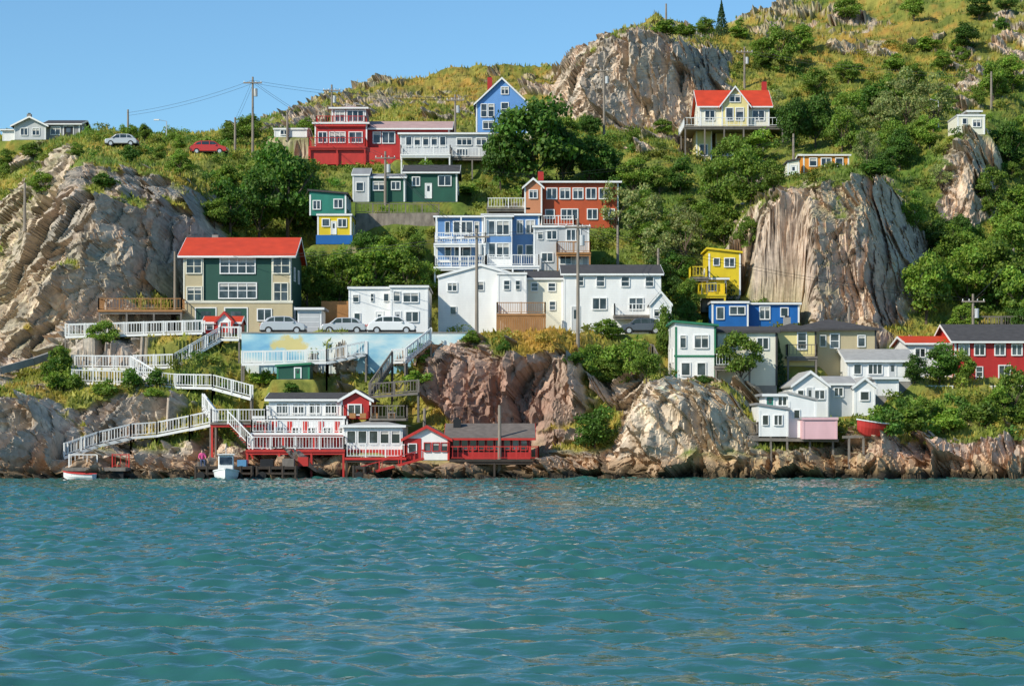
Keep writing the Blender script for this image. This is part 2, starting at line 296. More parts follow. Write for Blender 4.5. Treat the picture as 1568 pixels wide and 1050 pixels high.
for i in range(22):
    xx=x0+(x1-x0)*i/22; b.box('deck_skirt','wood',xx,xx+(x1-x0)/22-.02,-2.55,-2.51,z0-.6,z1-.8)
b.finish()
b=B('white_two_storey_house',189,940,510)
b.block(863,1012,420,512,0,9,'white','gx','roof',1.1,.25,side=True)
for (a,c,d,e_) in((884,424,893,437),(914,423,925,438),(952,424,963,438),(989,424,1000,438)): b.win(a,c,d,e_,0,1,2)
b.win(908,457,928,473,0,2); b.win(964,457,984,473,0,2); b.door(876,470,887,506,0,'grayw'); b.block(996,1028,466,512,-2.5,5,'white','gy','roof',1.1,.12,side=False); b.win(1002,474,1009,484,-2.5); b.win(1014,474,1021,484,-2.5)
b.deck(940,997,482,-1.6,1.6,'greywood','trim',2.5); b.finish()
# blue victorian
b=B('blue_victorian_house',202,745,412)
b.block(668,740,333,414,0,9,'bluev','flat','roof',over=.3); b.block(740,826,330,414,1.2,8,'bluev','flat','roof',over=.25); b.block(744,784,332,414,-1.2,2.5,'trim','flat','roof',side=False,over=.2)
b.win(682,340,688,358,0); b.win(695,340,723,358,0,3); b.win(727,340,733,358,0); b.win(749,339,757,359,-1.2); b.win(761,339,779,359,-1.2,2); b.win(792,338,800,357,1.2,2,1); b.win(806,338,818,357,1.2,2)
b.win(682,374,690,392,0); b.win(697,374,720,393,0,2); b.win(749,373,758,393,-1.2); b.win(761,373,779,393,-1.2,2); b.win(793,376,800,392,1.2); b.win(806,376,817,392,1.2)
x0=b.L(745,0,-1.2)[0];x1=b.L(783,0,-1.2)[0]; b.box('bay_panel','bluev',x0,x1,-1.24,-1.203,b.L(0,371,-1.2)[2],b.L(0,362,-1.2)[2])
for py in(364,400):
    x0=b.L(668,py,0)[0];x1=b.L(826,py,0)[0];z=b.L(668,py,0)[2]; b.box('band_trim','trim',x0-.05,x1-5.2,-.08,-.003,z-.12,z+.12)
b.deck(664,744,372,-1.6,1.6,'trim','trim',2.4,step=.22); b.deck(664,744,408,-2.0,2.0,'trim','trim',2,step=.22); b.deck(744,826,406,-3,1.8,'trim','trim',2,step=.22)
for px in(668,706,742): p=b.L(px,370,-1.5); q=b.L(px,333,-1.5); b.beam('porch_columns','trim',p,(p[0],p[1],q[2]),.14)
b.finish()
b=B('grey_balcony_house',201,860,412); b.block(817,902,348,414,0,8,'grayw','flat','rooflt',over=.15); b.win(838,354,852,366,0,2); b.win(868,352,888,368,0,3); b.win(824,356,831,366,0); b.win(830,388,846,400,0,2); b.win(858,390,874,404,0,2); b.door(882,386,891,408)
b.deck(852,905,386,-1.5,1.5,'wood','wood',2.4,step=.2); b.finish()
b=B('orange_house',216,875,347); b.block(828,947,280,349,0,8,'orangew','flat','roof',over=.35); b.block(803,830,286,349,-1,9,'peach','gy','roof',.8,.25)
for i in range(5): b.win(838+i*20,289,852+i*20,304,0,2)
b.win(811,292,822,303,-1,2); b.win(836,322,848,334,0); b.win(860,321,884,335,0,3); b.win(900,321,914,335,0,2); b.win(925,321,940,335,0,2); b.deck(745,812,318,-1,4,'greywood','trim',4); b.deck(830,880,345,-2,2,'greywood','trim',2); b.chim(828,275,3,.8,'redw'); b.finish()
b=B('teal_and_yellow_house',208,510,372); b.block(486,538,330,374,0,7,'yellow','flat','gray2',over=.1,side=True); b.block(474,530,298,330,.1,6.8,'teal','shedr','roof',.35,.2,pad=False,down=0); x0,_,z0=b.L(484,374,0); x1,_,z1=b.L(540,360,0); b.box('blue_base','dblue',x0,x1,-.1,-.004,z0,z1)
b.win(494,336,504,346,0); b.win(518,336,530,347,0,2); b.win(480,308,490,320,.1,2); b.win(512,306,524,318,.1,2); b.door(508,340,514,359,0); b.finish()
b=B('dark_green_house',222,655,307); b.block(620,700,264,309,0,7,'dkgreen','gx','roof',1.1,.3); b.block(565,620,272,309,-.6,7,'dkgreen','gx','gray2',.7,.2); b.block(540,565,268,309,-1.0,5,'grayw','gx','gray2',.9,.1,side=False)
b.win(572,279,588,291,-.6,2); b.win(632,272,642,284,0,2); b.win(672,270,690,284,0,2); b.door(652,282,660,304,0,'white'); b.win(600,279,612,290,-.6,2); b.win(546,280,556,292,-1.0); b.finish()
b=B('white_deck_house',236,682,242); b.block(613,752,206,244,0,8,'grayw','flat','rooflt',over=.3)
for i in range(5): b.win(622+i*13,210,630+i*13,224,0)
b.win(700,212,722,222,0,3); b.win(730,212,744,222,0,2); b.deck(613,690,236,-2.5,2.5,'trim','trim',3,step=.35); b.win(700,229,716,238,0,2); b.deck(690,756,240,-1.5,1.5,'greywood','trim',3,step=.35); b.finish()
b=B('red_house',242,575,250)
b.block(560,688,197,252,0,8,'redw','gx','pinkroof',1.3,.4); b.block(482,562,190,252,-1,8,'redw','flat','pinkroof',over=.3); b.block(508,560,166,190,1,6,'pinkroof','hip','pinkroof',.7,.35,pad=False,down=0,side=False)
b.win(514,170,527,186,1,2); b.win(532,170,556,186,1,3); b.win(572,203,582,219,0); b.win(586,203,604,219,0,2); b.win(488,203,500,218,-1,2); b.win(505,203,528,218,-1,3); b.win(535,203,554,218,-1,2)
b.deck(472,560,224,-4,3,'redp','redp',2.6,step=.3); b.deck(483,560,191,-1.3,2.4,'redp','redp',.5,posts=False,step=.3); b.box('lower_wall','redp',b.L(472,0,-3.6)[0],b.L(600,0,-3.6)[0],-3.6,-3.45,b.L(0,252,-3.6)[2],b.L(0,226,-3.6)[2]); b.block(420,470,198,210,2,6,'white','gx','rooflt',.4,.1); b.win(430,200,440,206,2,2); b.finish()
b=B('blue_gable_house',252,768,202); b.block(729,808,158,204,0,9,'blue','gy','roof',3.0,.3,tm='trim'); b.win(737,160,745,179,0,1,2); b.win(748,160,756,179,0,1,2); b.win(768,158,778,176,0,1,2); b.win(768,134,778,144,0,2); b.win(740,186,756,197,0,2); b.win(775,186,795,197,0,2); b.chim(750,128,3,.7,'redw'); b.finish()
# chalet with red roof
b=B('yellow_house_with_red_roof',252,1125,262)
b.block(1072,1178,162,194,0,8,'cream','gx','redroof',2.4,.4,pad=False,down=0); b.block(1105,1146,160,194,-.8,5,'yel2','gy','redroof',2.1,.35,pad=False,down=0,side=False)
b.win(1112,166,1122,184,-.8); b.win(1127,166,1138,184,-.8); b.win(1118,146,1133,156,-.8,2); b.win(1080,170,1094,184,0,2); b.win(1153,170,1170,184,0,2)
b.deck(1048,1200,193,-4,9,'greywood','trim',7,step=.5,pm='greywood'); b.block(1066,1090,196,260,-1,6,'yel2','flat','roof',side=False); b.block(1096,1150,200,262,1,6,'yel2','flat','roof',side=False)
b.win(1072,222,1083,238,-1); b.win(1106,222,1122,238,1,2); b.chim(1170,137,5,.9,'redw'); b.finish()
b=B('small_orange_house',231,1262,262); b.block(1230,1300,238,264,0,6,'orange','gx','roof',.4,.2); b.win(1240,243,1250,254,0); b.win(1258,243,1272,254,0,2); b.win(1280,243,1290,254,0); b.finish()
b=B('cream_shed',229,1214,268); b.block(1206,1224,249,270,0,3,'cream','shedl','roof',.3,.15,side=False); b.door(1211,254,1219,269,0); b.finish()
b=B('white_lookout_house',232,1486,204); b.block(1466,1508,178,206,0,5,'cream','flat','rooflt',over=.05,side=False); b.block(1483,1500,172,179,.5,3,'cream','flat','rooflt',pad=False,down=0,side=False,corner=False); b.win(1474,182,1480,190,0); b.win(1490,184,1501,194,0,2); b.finish()
b=B('yellow_house',202,1090,450); b.block(1085,1134,388,452,0,6,'yellow','shedr','yellow',.4,.2); b.win(1093,396,1101,406,0); b.win(1110,396,1124,408,0,2); b.block(1074,1112,428,454,-1.5,4,'yellow','flat','roof',side=False)
b.win(1086,434,1096,445,-1.5); b.deck(1040,1112,450,-3.5,2,'yellow','yellow',3,step=.3); b.deck(1058,1085,424,-2.5,2.5,'greywood','yellow',3,step=.3); b.finish()
b=B('blue_flat_roof_house',194,1158,500); b.block(1096,1224,466,502,0,7,'dblue','flat','roof',over=.2); b.block(1090,1146,464,500,-1,3,'dblue','flat','rooflt',over=.1,side=False); b.win(1098,471,1108,488,-1,1); b.win(1118,470,1140,481,-1,2); b.win(1164,470,1178,488,0,2); b.win(1196,472,1206,484,0); b.finish()
b=B('white_house_with_green_trim',176,1065,588); b.block(1034,1096,500,590,0,8,'trim','shedr','greenp',.35,.25,tm='greenp'); b.block(1096,1190,508,590,1.5,7,'cream','gx','roof',.5,.25,tm='roof')
b.win(1042,514,1050,532,0,1,1,'trim'); b.win(1064,514,1084,532,0,2); b.win(1044,556,1056,574,0); b.win(1068,556,1080,574,0); b.win(1110,516,1124,532,1.5,2); b.win(1160,518,1176,534,1.5,2); b.deck(1094,1150,560,-.5,1.8,'greywood','trim',2,step=.25)
x0,_,z=b.L(1032,545,0); x1=b.L(1098,545,0)[0]; b.box('band_trim','greenp',x0,x1,-.06,-.004,z-.08,z+.08); b.finish()
b=B('beige_house',183,1262,573); b.block(1214,1342,504,575,0,8,'tan','hip','roof',1.1,.4,tm='roof'); b.block(1180,1250,506,560,-2,4,'yel2','hip','roof',.7,.25,tm='roof',side=False)
b.win(1222,510,1234,534,-2,1,2); b.win(1256,514,1264,530,0); b.win(1272,512,1284,532,0,1,2); b.win(1314,514,1324,530,0); b.win(1300,548,1316,562,0,2); b.deck(1205,1252,545,-3.2,1.4,'greywood','greywood',3,step=.3); b.chim(1205,498,1,.7); b.finish()
b=B('white_bungalow',179,1348,582); b.block(1298,1398,552,584,0,7,'white','gx','rooflt',1.0,.3); b.win(1308,558,1318,572,0); b.win(1330,558,1350,572,0,3); b.door(1362,556,1371,581,0,'grayw'); b.block(1340,1376,580,606,-3.5,4,'white','flat','rooflt',side=False); b.finish()
b=B('white_gable_cottage',171,1270,636)
b.block(1214,1268,590,640,0,7,'white','gy','rooflt',1.1,.2); b.block(1268,1308,588,640,1,6,'grayw','gx','rooflt',.6,.2); b.block(1308,1340,592,636,.3,5,'white','gy','rooflt',.7,.2); b.win(1222,598,1230,610,0); b.win(1248,598,1262,610,0,2); b.door(1236,594,1244,620,0,'grayw'); b.win(1278,594,1290,606,1,2); b.win(1318,600,1330,612,.3); b.win(1222,622,1232,632,0); b.finish()
b=B('white_and_pink_stilt_shed',162,1222,672)
b.block(1162,1207,628,668,0,5,'white','shedr','gray2',.4,.15,pad=False,down=0,base='white'); b.block(1207,1250,614,670,.6,5,'white','shedr','rooflt',.6,.12,pad=False,down=0); b.block(1229,1282,642,672,-.8,4,'pink','flat','rooflt',pad=False,down=0,side=False,tm='pink',over=.08); b.block(1172,1210,606,628,1,4,'white','flat','gray2',pad=False,down=0,side=False)
b.win(1168,636,1176,650,0); b.win(1186,636,1197,650,0,2); b.door(1174,608,1184,627,1,'teal'); b.win(1192,608,1204,620,1,2); b.win(1216,628,1224,640,.6)
for px in(1130,1150,1180,1205,1240,1275): 
    for yo in(0,3): p=b.L(px,668,yo); b.beam('stilts','greywood',p,(p[0]+.1,p[1],-b.o[2]-1),.15)
b.deck(1122,1162,666,0,4,'greywood','greywood',1.5,step=.5); b.beam('stilts','greywood',b.L(1120,672,0),b.L(1284,674,0),.2,.25)
b.finish()
b=B('red_clapboard_house',186,1515,590); b.block(1462,1600,522,592,0,9,'redw','gx','roof',1.6,.4); b.block(1390,1464,526,590,1,7,'white','gx','redroof',.7,.3)
for a in(1469,1493,1524,1550,1576): b.win(a,528,a+14,543,0,2)
b.win(1495,562,1504,584,0,1,3); b.win(1530,560,1546,580,0,2); b.win(1402,534,1416,546,1,2); b.win(1434,534,1448,546,1,2); b.deck(1385,1462,608,-5,2,'greywood','trim',2,step=.25); b.deck(1520,1600,608,-5,3,'greywood','trim',2,step=.25); b.finish()
b=B('small_red_shed',179.5,340,508); b.block(312,368,494,510,0,2.8,'redw','gx','redroof',.5,.15,side=False); b.block(331,356,492,510,-.7,2,'trim','gy','redroof',.75,.15,side=False,tm='redp'); b.win(317,497,326,504,0,1,1); b.door(338,494,349,509,-.7,'redp'); b.finish()
# waterfront house
b=B('red_and_white_waterfront_house',163,500,688)
b.block(388,528,640,690,2,9,'white','flat','rooflt',over=.1,base='dkwood',down=3); b.block(526,616,652,692,-.5,9,'trim','hip','rooflt',.5,.3,base='dkwood',down=3,side=False); b.block(412,524,612,641,4,6,'white','gx','roof',.5,.3,pad=False,down=0); b.block(522,568,612,641,3.2,7,'redw','gy','roof',.7,.25,pad=False,down=0,tm='trim')
for i in range(4): b.win(424+i*25,618,440+i*25,632,4,2)
b.win(534,620,552,634,3.2,2)
for i in range(6):
    x,_,z=b.L(392+i*24,648,2); b.box('red_panels','redp',x,x+.42,1.96,1.997,b.L(0,686,2)[2],b.L(0,645,2)[2])
    b.win(400+i*24,655,410+i*24,672,2,2)
for i in range(5): b.win(532+i*17,660,544+i*17,678,-.5,1,1)
x0=b.L(526,0,-.5)[0];x1=b.L(616,0,-.5)[0]; b.box('red_panels','redp',x0,x1,-.56,-.503,b.L(0,702,-.5)[2],b.L(0,688,-.5)[2])
b.deck(384,530,662,.2,1.9,'trim','trim',3,step=.24,pm='redp'); b.deck(376,528,688,-1.6,3.6,'redp','trim',2.6,step=.24,pm='redp'); b.deck(405,525,640,2,2,'trim','trim',.3,posts=False,step=.24); b.deck(322,408,646,.6,3,'greywood','trim',5,step=.24,pm='redp')
b.deck(528,622,700,-1.8,1.4,'redp','trim',2.8,step=.24,pm='dkwood'); b.deck(565,622,640,2,3,'greywood','greywood',1,posts=False); b.chim(600,646,4,.8)
p=Vector(b.L(350,648,.4)); q=Vector(b.L(388,688,-.8))
for i in range(12): r=p.lerp(q,(i+.5)/12); b.box('steps','redp',r.x-.18,r.x+.18,r.y-.5,r.y+.5,r.z-.05,r.z)
b.railw([p+Vector((0,-.5,0)),q+Vector((0,-.5,0))],step=.24)
for px in(540,556,574,600): x,_,z=b.L(px,640,2.6); b.box('planters','wood',x-.25,x+.25,2.3,2.7,z,z+.4); b.cyl('umbrella_poles','greywood',(x,2.9,z),(x,2.9,z+.9),.03,.03,5)
b.finish()
b=B('red_boathouse',162,715,704)
b.block(619,688,672,704,0,6,'trim','gy','roofbr',.95,.25,base='dkwood',down=3,side=False,tm='redp'); b.block(688,812,670,704,.8,6,'dkwood','gx','roofbr',1.0,.4,base='dkwood',down=3,side=False,tm='redp')
x0,_,z0=b.L(619,704,0); x1,_,z1=b.L(645,671,0); b.box('red_corner','redw',x0,x1,-.04,-.003,z0,z1)
for i in range(3): b.win(650+i*13,678,659+i*13,690,0,1,1,'redp')
b.win(626,680,637,692,-.04,1)
for i in range(9): b.win(694+i*13,674,703+i*13,688,.8,1,1,'redp')
x0,_,z0=b.L(688,704,.8); x1,_,z1=b.L(812,692,.8); b.box('red_dado','redw',x0,x1,.74,.797,z0,z1)
b.deck(688,826,703,-.8,1.6,'dkwood','redp',2.4,step=.4,pm='dkwood'); b.chim(700,655,3,.7,'black')
x0,_,z=b.L(648,702,-1.5); p=Vector((x0,-1.5,z)); q=Vector(b.L(548,729,-2.5))
b.beam('ramp','redp',p,q,1.2,.12); b.railw([p+Vector((0,-.5,0)),q+Vector((0,-.5,0))],mt='redp',h=.7,step=1.2)
for px in range(624,700,15): pp=b.L(px,704,.1); b.beam('piles','dkwood',pp,(pp[0],pp[1],-b.o[2]-1),.2)
b.finish()
# wharf
b=B('timber_wharf',158,420,714)
for a,c in((298,388),(392,455),(540,560)):
    x0,_,z=b.L(a,714,0); x1=b.L(c,714,0)[0]; b.box('planks','dkwood',x0,x1,0,4,z-.2,z)
    n=int((x1-x0)/.9)
    for i in range(n+1): xx=x0+.1+(x1-x0-.2)*i/n; b.cyl('piles','dkwood',(xx,.1,z+.1*random.random()),(xx,.1,-b.o[2]-1.5),.14,.14,7)
    for k in(.5,.9,1.3): b.box('walers','dkwood',x0,x1,-.02,.05,z-k-.12,z-k+.05)
    for i in range(max(1,n//2)):
        xx=x0+.5+(x1-x0-1)*i/max(1,n//2); b.cyl('tire_fenders','tire',(xx,-.3,z-.7),(xx,-.08,z-.7),.32,.32,12)
b.box('crates','greywood',.5,1.4,1,2,0,.6); b.box('crates','bluehull',-3,-2.3,1,2,0,.5); b.box('crates','redp',1.6,2.4,2,2.8,0,.7); b.box('crates','black',-1.2,-.2,.8,1.8,0,.55); b.box('crates','wood',-4.6,-3.9,.9,1.5,0,.45); b.finish()
b=B('floating_dock',158.5,140,716); x0,_,z=b.L(96,716,0); x1=b.L(192,716,0)[0]; b.box('planks','greywood',x0,x1,0,2.5,z-.25,z); b.box('floats','black',x0+.2,x1-.2,.2,2.3,z-.85,z-.25); b.railw([(x0,2.3,z),(x0+2.2,2.3,z)],step=.3); b.railw([(x0+3.4,2.3,z),(x0+4.7,2.3,z)],mt='redp',step=.4)
b.finish()
# retaining mural wall
b=B('mural_retaining_wall',177,545,508); x0,_,_=b.L(370,508,0); x1=b.L(732,508,0)[0]
b.box('wall','mural',x0,x1,0,1.2,-3.6,-.12); b.box('coping','conc',x0-.05,x1+.05,-.06,1.25,-.117,-.02); b.finish()
b=B('stone_retaining_wall',213,610,350); b.box('wall','stonewall',b.L(545,0,0)[0],b.L(672,0,0)[0],0,1,-2,1.6+.0); PADS.append((b.o[0]-4.2,b.o[0]+4.2,213.6,216,b.o[2]+1.4)); b.railw([b.L(545,326,.4),b.L(672,328,.4)],mt='greywood',step=.4); b.finish()
def walkway(name,pts,wd=1.3,rm='trim',dm='greywood',down=3.5,step=.24,back=True):
    b=B(name,pts[0][2],pts[0][0],pts[0][1]); o=Vector(b.o); P=[Vector(W(*q))-o for q in pts]
    for a,c in zip(P[:-1],P[1:]):
        CL.append((a+o,c+o,wd))
        d=c-a; hl=math.hypot(d.x,d.y)
        if abs(d.z)/max(hl,.01)>.2:
            n=max(2,int(abs(d.z)/.19))
            for i in range(n):
                r=a.lerp(c,(i+.5)/n); b.box('treads',dm,r.x-max(.14,hl/n/2),r.x+max(.14,hl/n/2),r.y,r.y+wd,r.z-.05,r.z)
            b.beam('stringers',rm,a+Vector((0,0,-.15)),c+Vector((0,0,-.15)),.08,.24); b.beam('stringers',rm,a+Vector((0,wd,-.15)),c+Vector((0,wd,-.15)),.08,.24)
        else:
            b.raw('planks',dm,[tuple(a),tuple(c),tuple(c+Vector((0,wd,0))),tuple(a+Vector((0,wd,0))),tuple(a-Vector((0,0,.16))),tuple(c-Vector((0,0,.16))),tuple(c+Vector((0,wd,-.16))),tuple(a+Vector((0,wd,-.16)))],[(0,1,2,3),(7,6,5,4),(0,4,5,1),(1,5,6,2),(2,6,7,3),(3,7,4,0)])
            b.beam('fascia',rm,a+Vector((0,-.03,-.12)),c+Vector((0,-.03,-.12)),.05,.2)
        n=max(1,int(d.length/2.5))
        for i in range(n+1):
            r=a.lerp(c,i/n)
            for yy in(.1,wd-.1): b.beam('support_posts',dm,r+Vector((0,yy,-.1)),r+Vector((0,yy,-down)),.14)
    b.railw([p+Vector((0,.03,0)) for p in P],mt=rm,step=step)
    if back: b.railw([p+Vector((0,wd-.03,0)) for p in P],mt=rm,step=step*1.8)
    b.finish()
walkway('wooden_walkway',[(100,514,177.5),(310,508,177.5)])
walkway('wooden_staircase',[(366,518,177),(338,518,177),(266,560,174.5),(205,562,174.5)])
walkway('wooden_walkway',[(205,563,174),(110,562,174)])
walkway('wooden_walkway',[(110,584,171.5),(240,588,171.5),(268,591,171.5)])
walkway('wooden_staircase',[(268,591,171),(325,592,170.5),(384,608,170)])
walkway('wooden_staircase',[(200,563,173.5),(240,588,172)],wd=1)
walkway('wooden_walkway',[(322,648,165),(290,655,165),(240,665,165),(200,668,164.5),(150,680,163.5),(98,698,162)],rm='trim',dm='greywood')
walkway('wooden_staircase',[(310,622,167.5),(330,648,165)],wd=1)
walkway('wooden_staircase',[(660,520,176),(620,552,174)],wd=1.2,down=2)
walkway('wooden_walkway',[(600,553,175),(622,552,175)],wd=1.5,down=2)
walkway('wooden_staircase',[(600,556,173),(566,604,170)],wd=1.2,rm='greywood',dm='dkwood')
walkway('wooden_walkway',[(370,556,174.5),(500,553,174.5),(560,540,175.5)],wd=1.5,down=2.5)
walkway('wooden_walkway',[(565,606,169),(640,600,169)],wd=1.6,rm='greywood',down=2.5)
walkway('wooden_walkway',[(955,540,180),(1000,545,180),(1010,565,179)],wd=1.2,rm='greywood',dm='greywood')
walkway('wooden_walkway',[(1500,500,200),(1568,500,200),(1620,500,200)],wd=1.4,rm='greywood')
b=B('green_storage_shed',172,445,578); b.block(424,474,562,580,0,3,'dkgreen','shedl','greenp',.2,.15,side=False,down=2.5,tm='greenp'); b.door(452,564,460,579,0,'greenp'); b.finish()
b=B('concrete_sea_wall',173,20,560); 
q=[W(-60,572,171),W(0,562,172),W(50,548,174),(W(80,538,176))]
for a,c in zip(q[:-1],q[1:]):
    o=b.o; b.beam('wall','conc',(a[0]-o[0],a[1]-o[1],a[2]-o[2]-.3),(c[0]-o[0],c[1]-o[1],c[2]-o[2]-.3),.4,.6)
b.finish()
# road
xa=W(140,0,181)[0]; xb=W(870,0,181)[0]; PADS.append((xa,xb,178.3,187,12.15))
b=B('road',179,500,512); oz=12.24-b.o[2]; b.box('asphalt','asphalt',xa-b.o[0],xb-b.o[0],0,6.4,oz-.3,oz); b.box('kerb','conc',xa-b.o[0],xb-b.o[0],6.4,6.6,oz-.3,oz+.13)
b.box('pavement','conc',xa-b.o[0],xb-b.o[0],6.6,7.9,oz-.3,oz+.12)
for i in range(14): xx=xa-b.o[0]+i*3; b.box('line_markings','paint_line',xx,xx+1.5,3.15,3.27,oz+.001,oz+.006)
b.finish()
ROADZ=12.24
def car(name,px,Y,z,col,flip=1,L_=4.3,suv=False,yaw=0):
    b=B(name,Y,px,664); b.o=(W(px,0,Y)[0],Y,z); f=flip; hh=.12 if suv else 0
    A=[(-2.1,.32),(-2.16,.6),(-2.05,.86),(-1.25,.97+hh),(1.0,1.0+hh),(1.95,.93+hh),(2.13,.7),(2.14,.32)]
    C=[(-1.42,.93+hh),(-.72,1.42+hh),(-.2,1.47+hh),(.95,1.45+hh),(1.45,1.3+hh),(1.8,.95+hh)]
    fx=lambda P:[(x*f*L_/4.3,zz) for x,zz in P]
    b.pry('body',col,fx(A),-.86,.86); b.pry('cabin',col,fx(C),-.74,.74)
    for y0,y1 in((-.752,-.741),(.741,.752)):
        b.pry('windows','glass',fx([(-1.2,.99+hh),(-.65,1.36+hh),(-.2,1.39+hh),(-.2,.99+hh)]),y0,y1); b.pry('windows','glass',fx([(-.1,.99+hh),(-.1,1.4+hh),(.72,1.38+hh),(.72,.99+hh)]),y0,y1); b.pry('windows','glass',fx([(.82,.99+hh),(.82,1.37+hh),(1.2,1.28+hh),(1.5,.99+hh)]),y0,y1)
    b.raw('windscreen','glass',[(x*f*L_/4.3,y,zz) for x,y,zz in((-1.46,-.65,.99+hh),(-1.46,.65,.99+hh),(-.80,.62,1.41+hh),(-.80,-.62,1.41+hh))],[(0,1,2,3)])
    for x in(-1.35,1.3):
        for y0,y1 in((-.9,-.68),(.68,.9)):
            b.cyl('wheels','tire',(x*f*L_/4.3,y0,.33),(x*f*L_/4.3,y1,.33),.34,.34,18); ys=y0-.01 if y0<0 else y1+.01
            b.cyl('hubs','silver',(x*f*L_/4.3,ys,.33),(x*f*L_/4.3,(y0+y1)/2,.33),.2,.2,12)
    for y in(-.7,.5): b.box('headlights','trim',*sorted((-2.12*f*L_/4.3,-2.19*f*L_/4.3)),y,y+.25,.62,.76); b.box('taillights','carred',*sorted((2.1*f*L_/4.3,2.16*f*L_/4.3)),y,y+.25,.7,.88)
    b.box('bumpers','black',-2.17*L_/4.3,2.17*L_/4.3,-.8,.8,.26,.42); b.box('mirrors',col,-.95*f-.08,-.95*f+.08,-.98,-.75,1.0,1.12)
    b.finish(yaw)
car('silver_parked_car',434,180.4,ROADZ,'silver',-1,4.0,True); car('silver_parked_car',527,180.4,ROADZ,'silver',1,3.9); car('white_parked_car',600,180.4,ROADZ,'carwhite',-1,4.2,True); car('dark_parked_car',983,186.0,12.5,'cargrey',1,3.9)
PADS.append((W(955,0,186)[0],W(1012,0,186)[0],184.8,188,12.5))
# ------------------------------------------------------------ terrain
C={}
def c(px,*p): C[px]=[(150,821),(159,734)]+list(p)
l3=[(280,262),(295,232),(320,218)]
for q in(-700,-120): c(q,(163,695),(166,640),(173,590),(180,560),(187,545),(195,480),(205,430),(225,380),(245,330),(262,290),*l3)
c(0,(162,690),(164,610),(172,578),(178,556),(184,548),(190,455),(206,440),(222,396),(250,350),(262,300),(280,262),(295,232),(320,216))
c(60,(162,695),(164.5,615),(172,577),(178,545),(184,530),(190,410),(196,345),(204,335),(240,300),(262,262),(280,240),(295,222),(320,213))
c(120,(162.3,700),(167,655),(169,600),(177.5,515),(187,507),(190,400),(193,300),(202,256),(225,243),(245,231),(262,222),(280,215),(320,211))
c(200,(162.3,700),(167,658),(169,603),(178,512),(187,514),(190,430),(193.5,315),(202,262),(222,248),(240,234),(255,222),(270,212),(300,210))
c(290,(163,698),(168,645),(170.5,600),(178,512),(187,514),(196,470),(198.5,335),(204,280),(222,256),(240,238),(255,222),(270,214),(300,210))
c(340,(163,700),(168,645),(174,585),(178.3,511),(187,514),(197,480),(203,390),(213,320),(225,280),(240,243),(255,222),(270,212),(300,212))
c(400,(163,708),(170,660),(177,575),(178.3,511),(187,514),(197,490),(203,420),(213,345),(225,285),(240,245),(255,220),(272,203),(300,185))
c(500,(163,712),(170,660),(177,575),(178.3,511),(187,514),(197,490),(203,430),(213,372),(225,305),(240,252),(257,215),(275,175),(315,140))
c(600,(163,712),(170,660),(177,575),(178.3,511),(187,514),(197,490),(203,430),(213,362),(225,307),(240,250),(257,212),(280,168),(325,124))
c(700,(163,712),(169.5,680),(173.2,560),(178.3,512),(187,514),(197,484),(203,415),(215,350),(228,300),(245,240),(262,200),(285,160),(330,116))
c(780,(162,718),(169,688),(172.3,550),(178,508),(187,512),(197,484),(204,412),(215,350),(230,300),(248,235),(264,200),(290,150),(330,105))
c(850,(162,718),(168.5,690),(172.3,545),(178,504),(187,511),(197,480),(204,415),(216,350),(232,300),(248,230),(264,190),(290,150),(330,108))
c(885,(163,715),(168,690),(173,560),(178,512),(187,510),(197,478),(205,418),(217,352),(232,300),(250,225),(262,190),(268,105),(282,88))
c(940,(163,714),(168,690),(174,610),(180,540),(187,510),(197,480),(205,418),(218,355),(232,300),(250,225),(262,190),(268,72),(282,46))
c(1000,(161,700),(163.5,628),(167,588),(178,560),(187,512),(197,478),(205,420),(218,355),(232,295),(250,225),(264,200),(269.5,60),(288,30))
c(1060,(161,695),(163.5,622),(167,588),(178,580),(187,530),(197,482),(205,425),(218,360),(232,295),(250,240),(265,200),(271,75),(300,42))
c(1110,(161,700),(163.5,635),(167.5,598),(178,585),(187,530),(197,488),(205,440),(218,370),(232,300),(250,255),(266,185),(286,85),(330,40))
c(1150,(161.2,695),(164,660),(170,632),(178,588),(187,530),(197,486),(199.5,380),(206,325),(230,300),(250,245),(266,180),(288,100),(330,24))
c(1180,(161.2,692),(164.5,678),(171,655),(178,592),(187,530),(195,492),(197.5,360),(204,302),(230,280),(250,230),(266,170),(290,100),(335,5))
c(1250,(161.2,690),(164.5,678),(171,655),(178,600),(187,540),(195,495),(198.2,345),(203,280),(230,263),(250,215),(268,160),(292,90),(345,-20))
c(1330,(161.2,688),(164.5,675),(171,652),(178,605),(190,540),(196,500),(199.2,340),(205,266),(230,246),(250,200),(270,145),(295,75),(350,-40))
c(1380,(161.2,678),(165,664),(171,640),(178,605),(190,545),(198,505),(204,400),(212,310),(230,268),(250,200),(270,135),(295,65),(350,-60))
c(1430,(161.2,672),(165,662),(171,640),(180,602),(190,550),(199,510),(208,430),(219,350),(226,262),(233,225),(262,150),(295,60),(350,-80))
c(1480,(161.2,670),(165,662),(171,640),(180,602),(190,555),(199,510),(208,435),(220,352),(224,235),(231,206),(262,150),(295,55),(350,-100))
c(1530,(161.2,672),(165,664),(171,645),(180,602),(190,555),(199,510),(208,440),(220,362),(228,290),(235,240),(262,150),(295,50),(350,-120))
for q,e in((1600,-140),(2300,-220)): c(q,(161.5,680),(166,672),(171,645),(180,602),(190,555),(200,505),(210,440),(222,370),(236,300),(248,240),(268,150),(298,50),(350,e))
ks=sorted(C); R=len(C[0]); 
arr=np.array([C[k] for k in ks],float)
extra=np.zeros((len(ks),2,2)); extra[:,0,0]=450; extra[:,0,1]=arr[:,-1,1]+90; extra[:,1,0]=950; extra[:,1,1]=640
arr=np.concatenate([arr,extra],1); R=arr.shape[1]
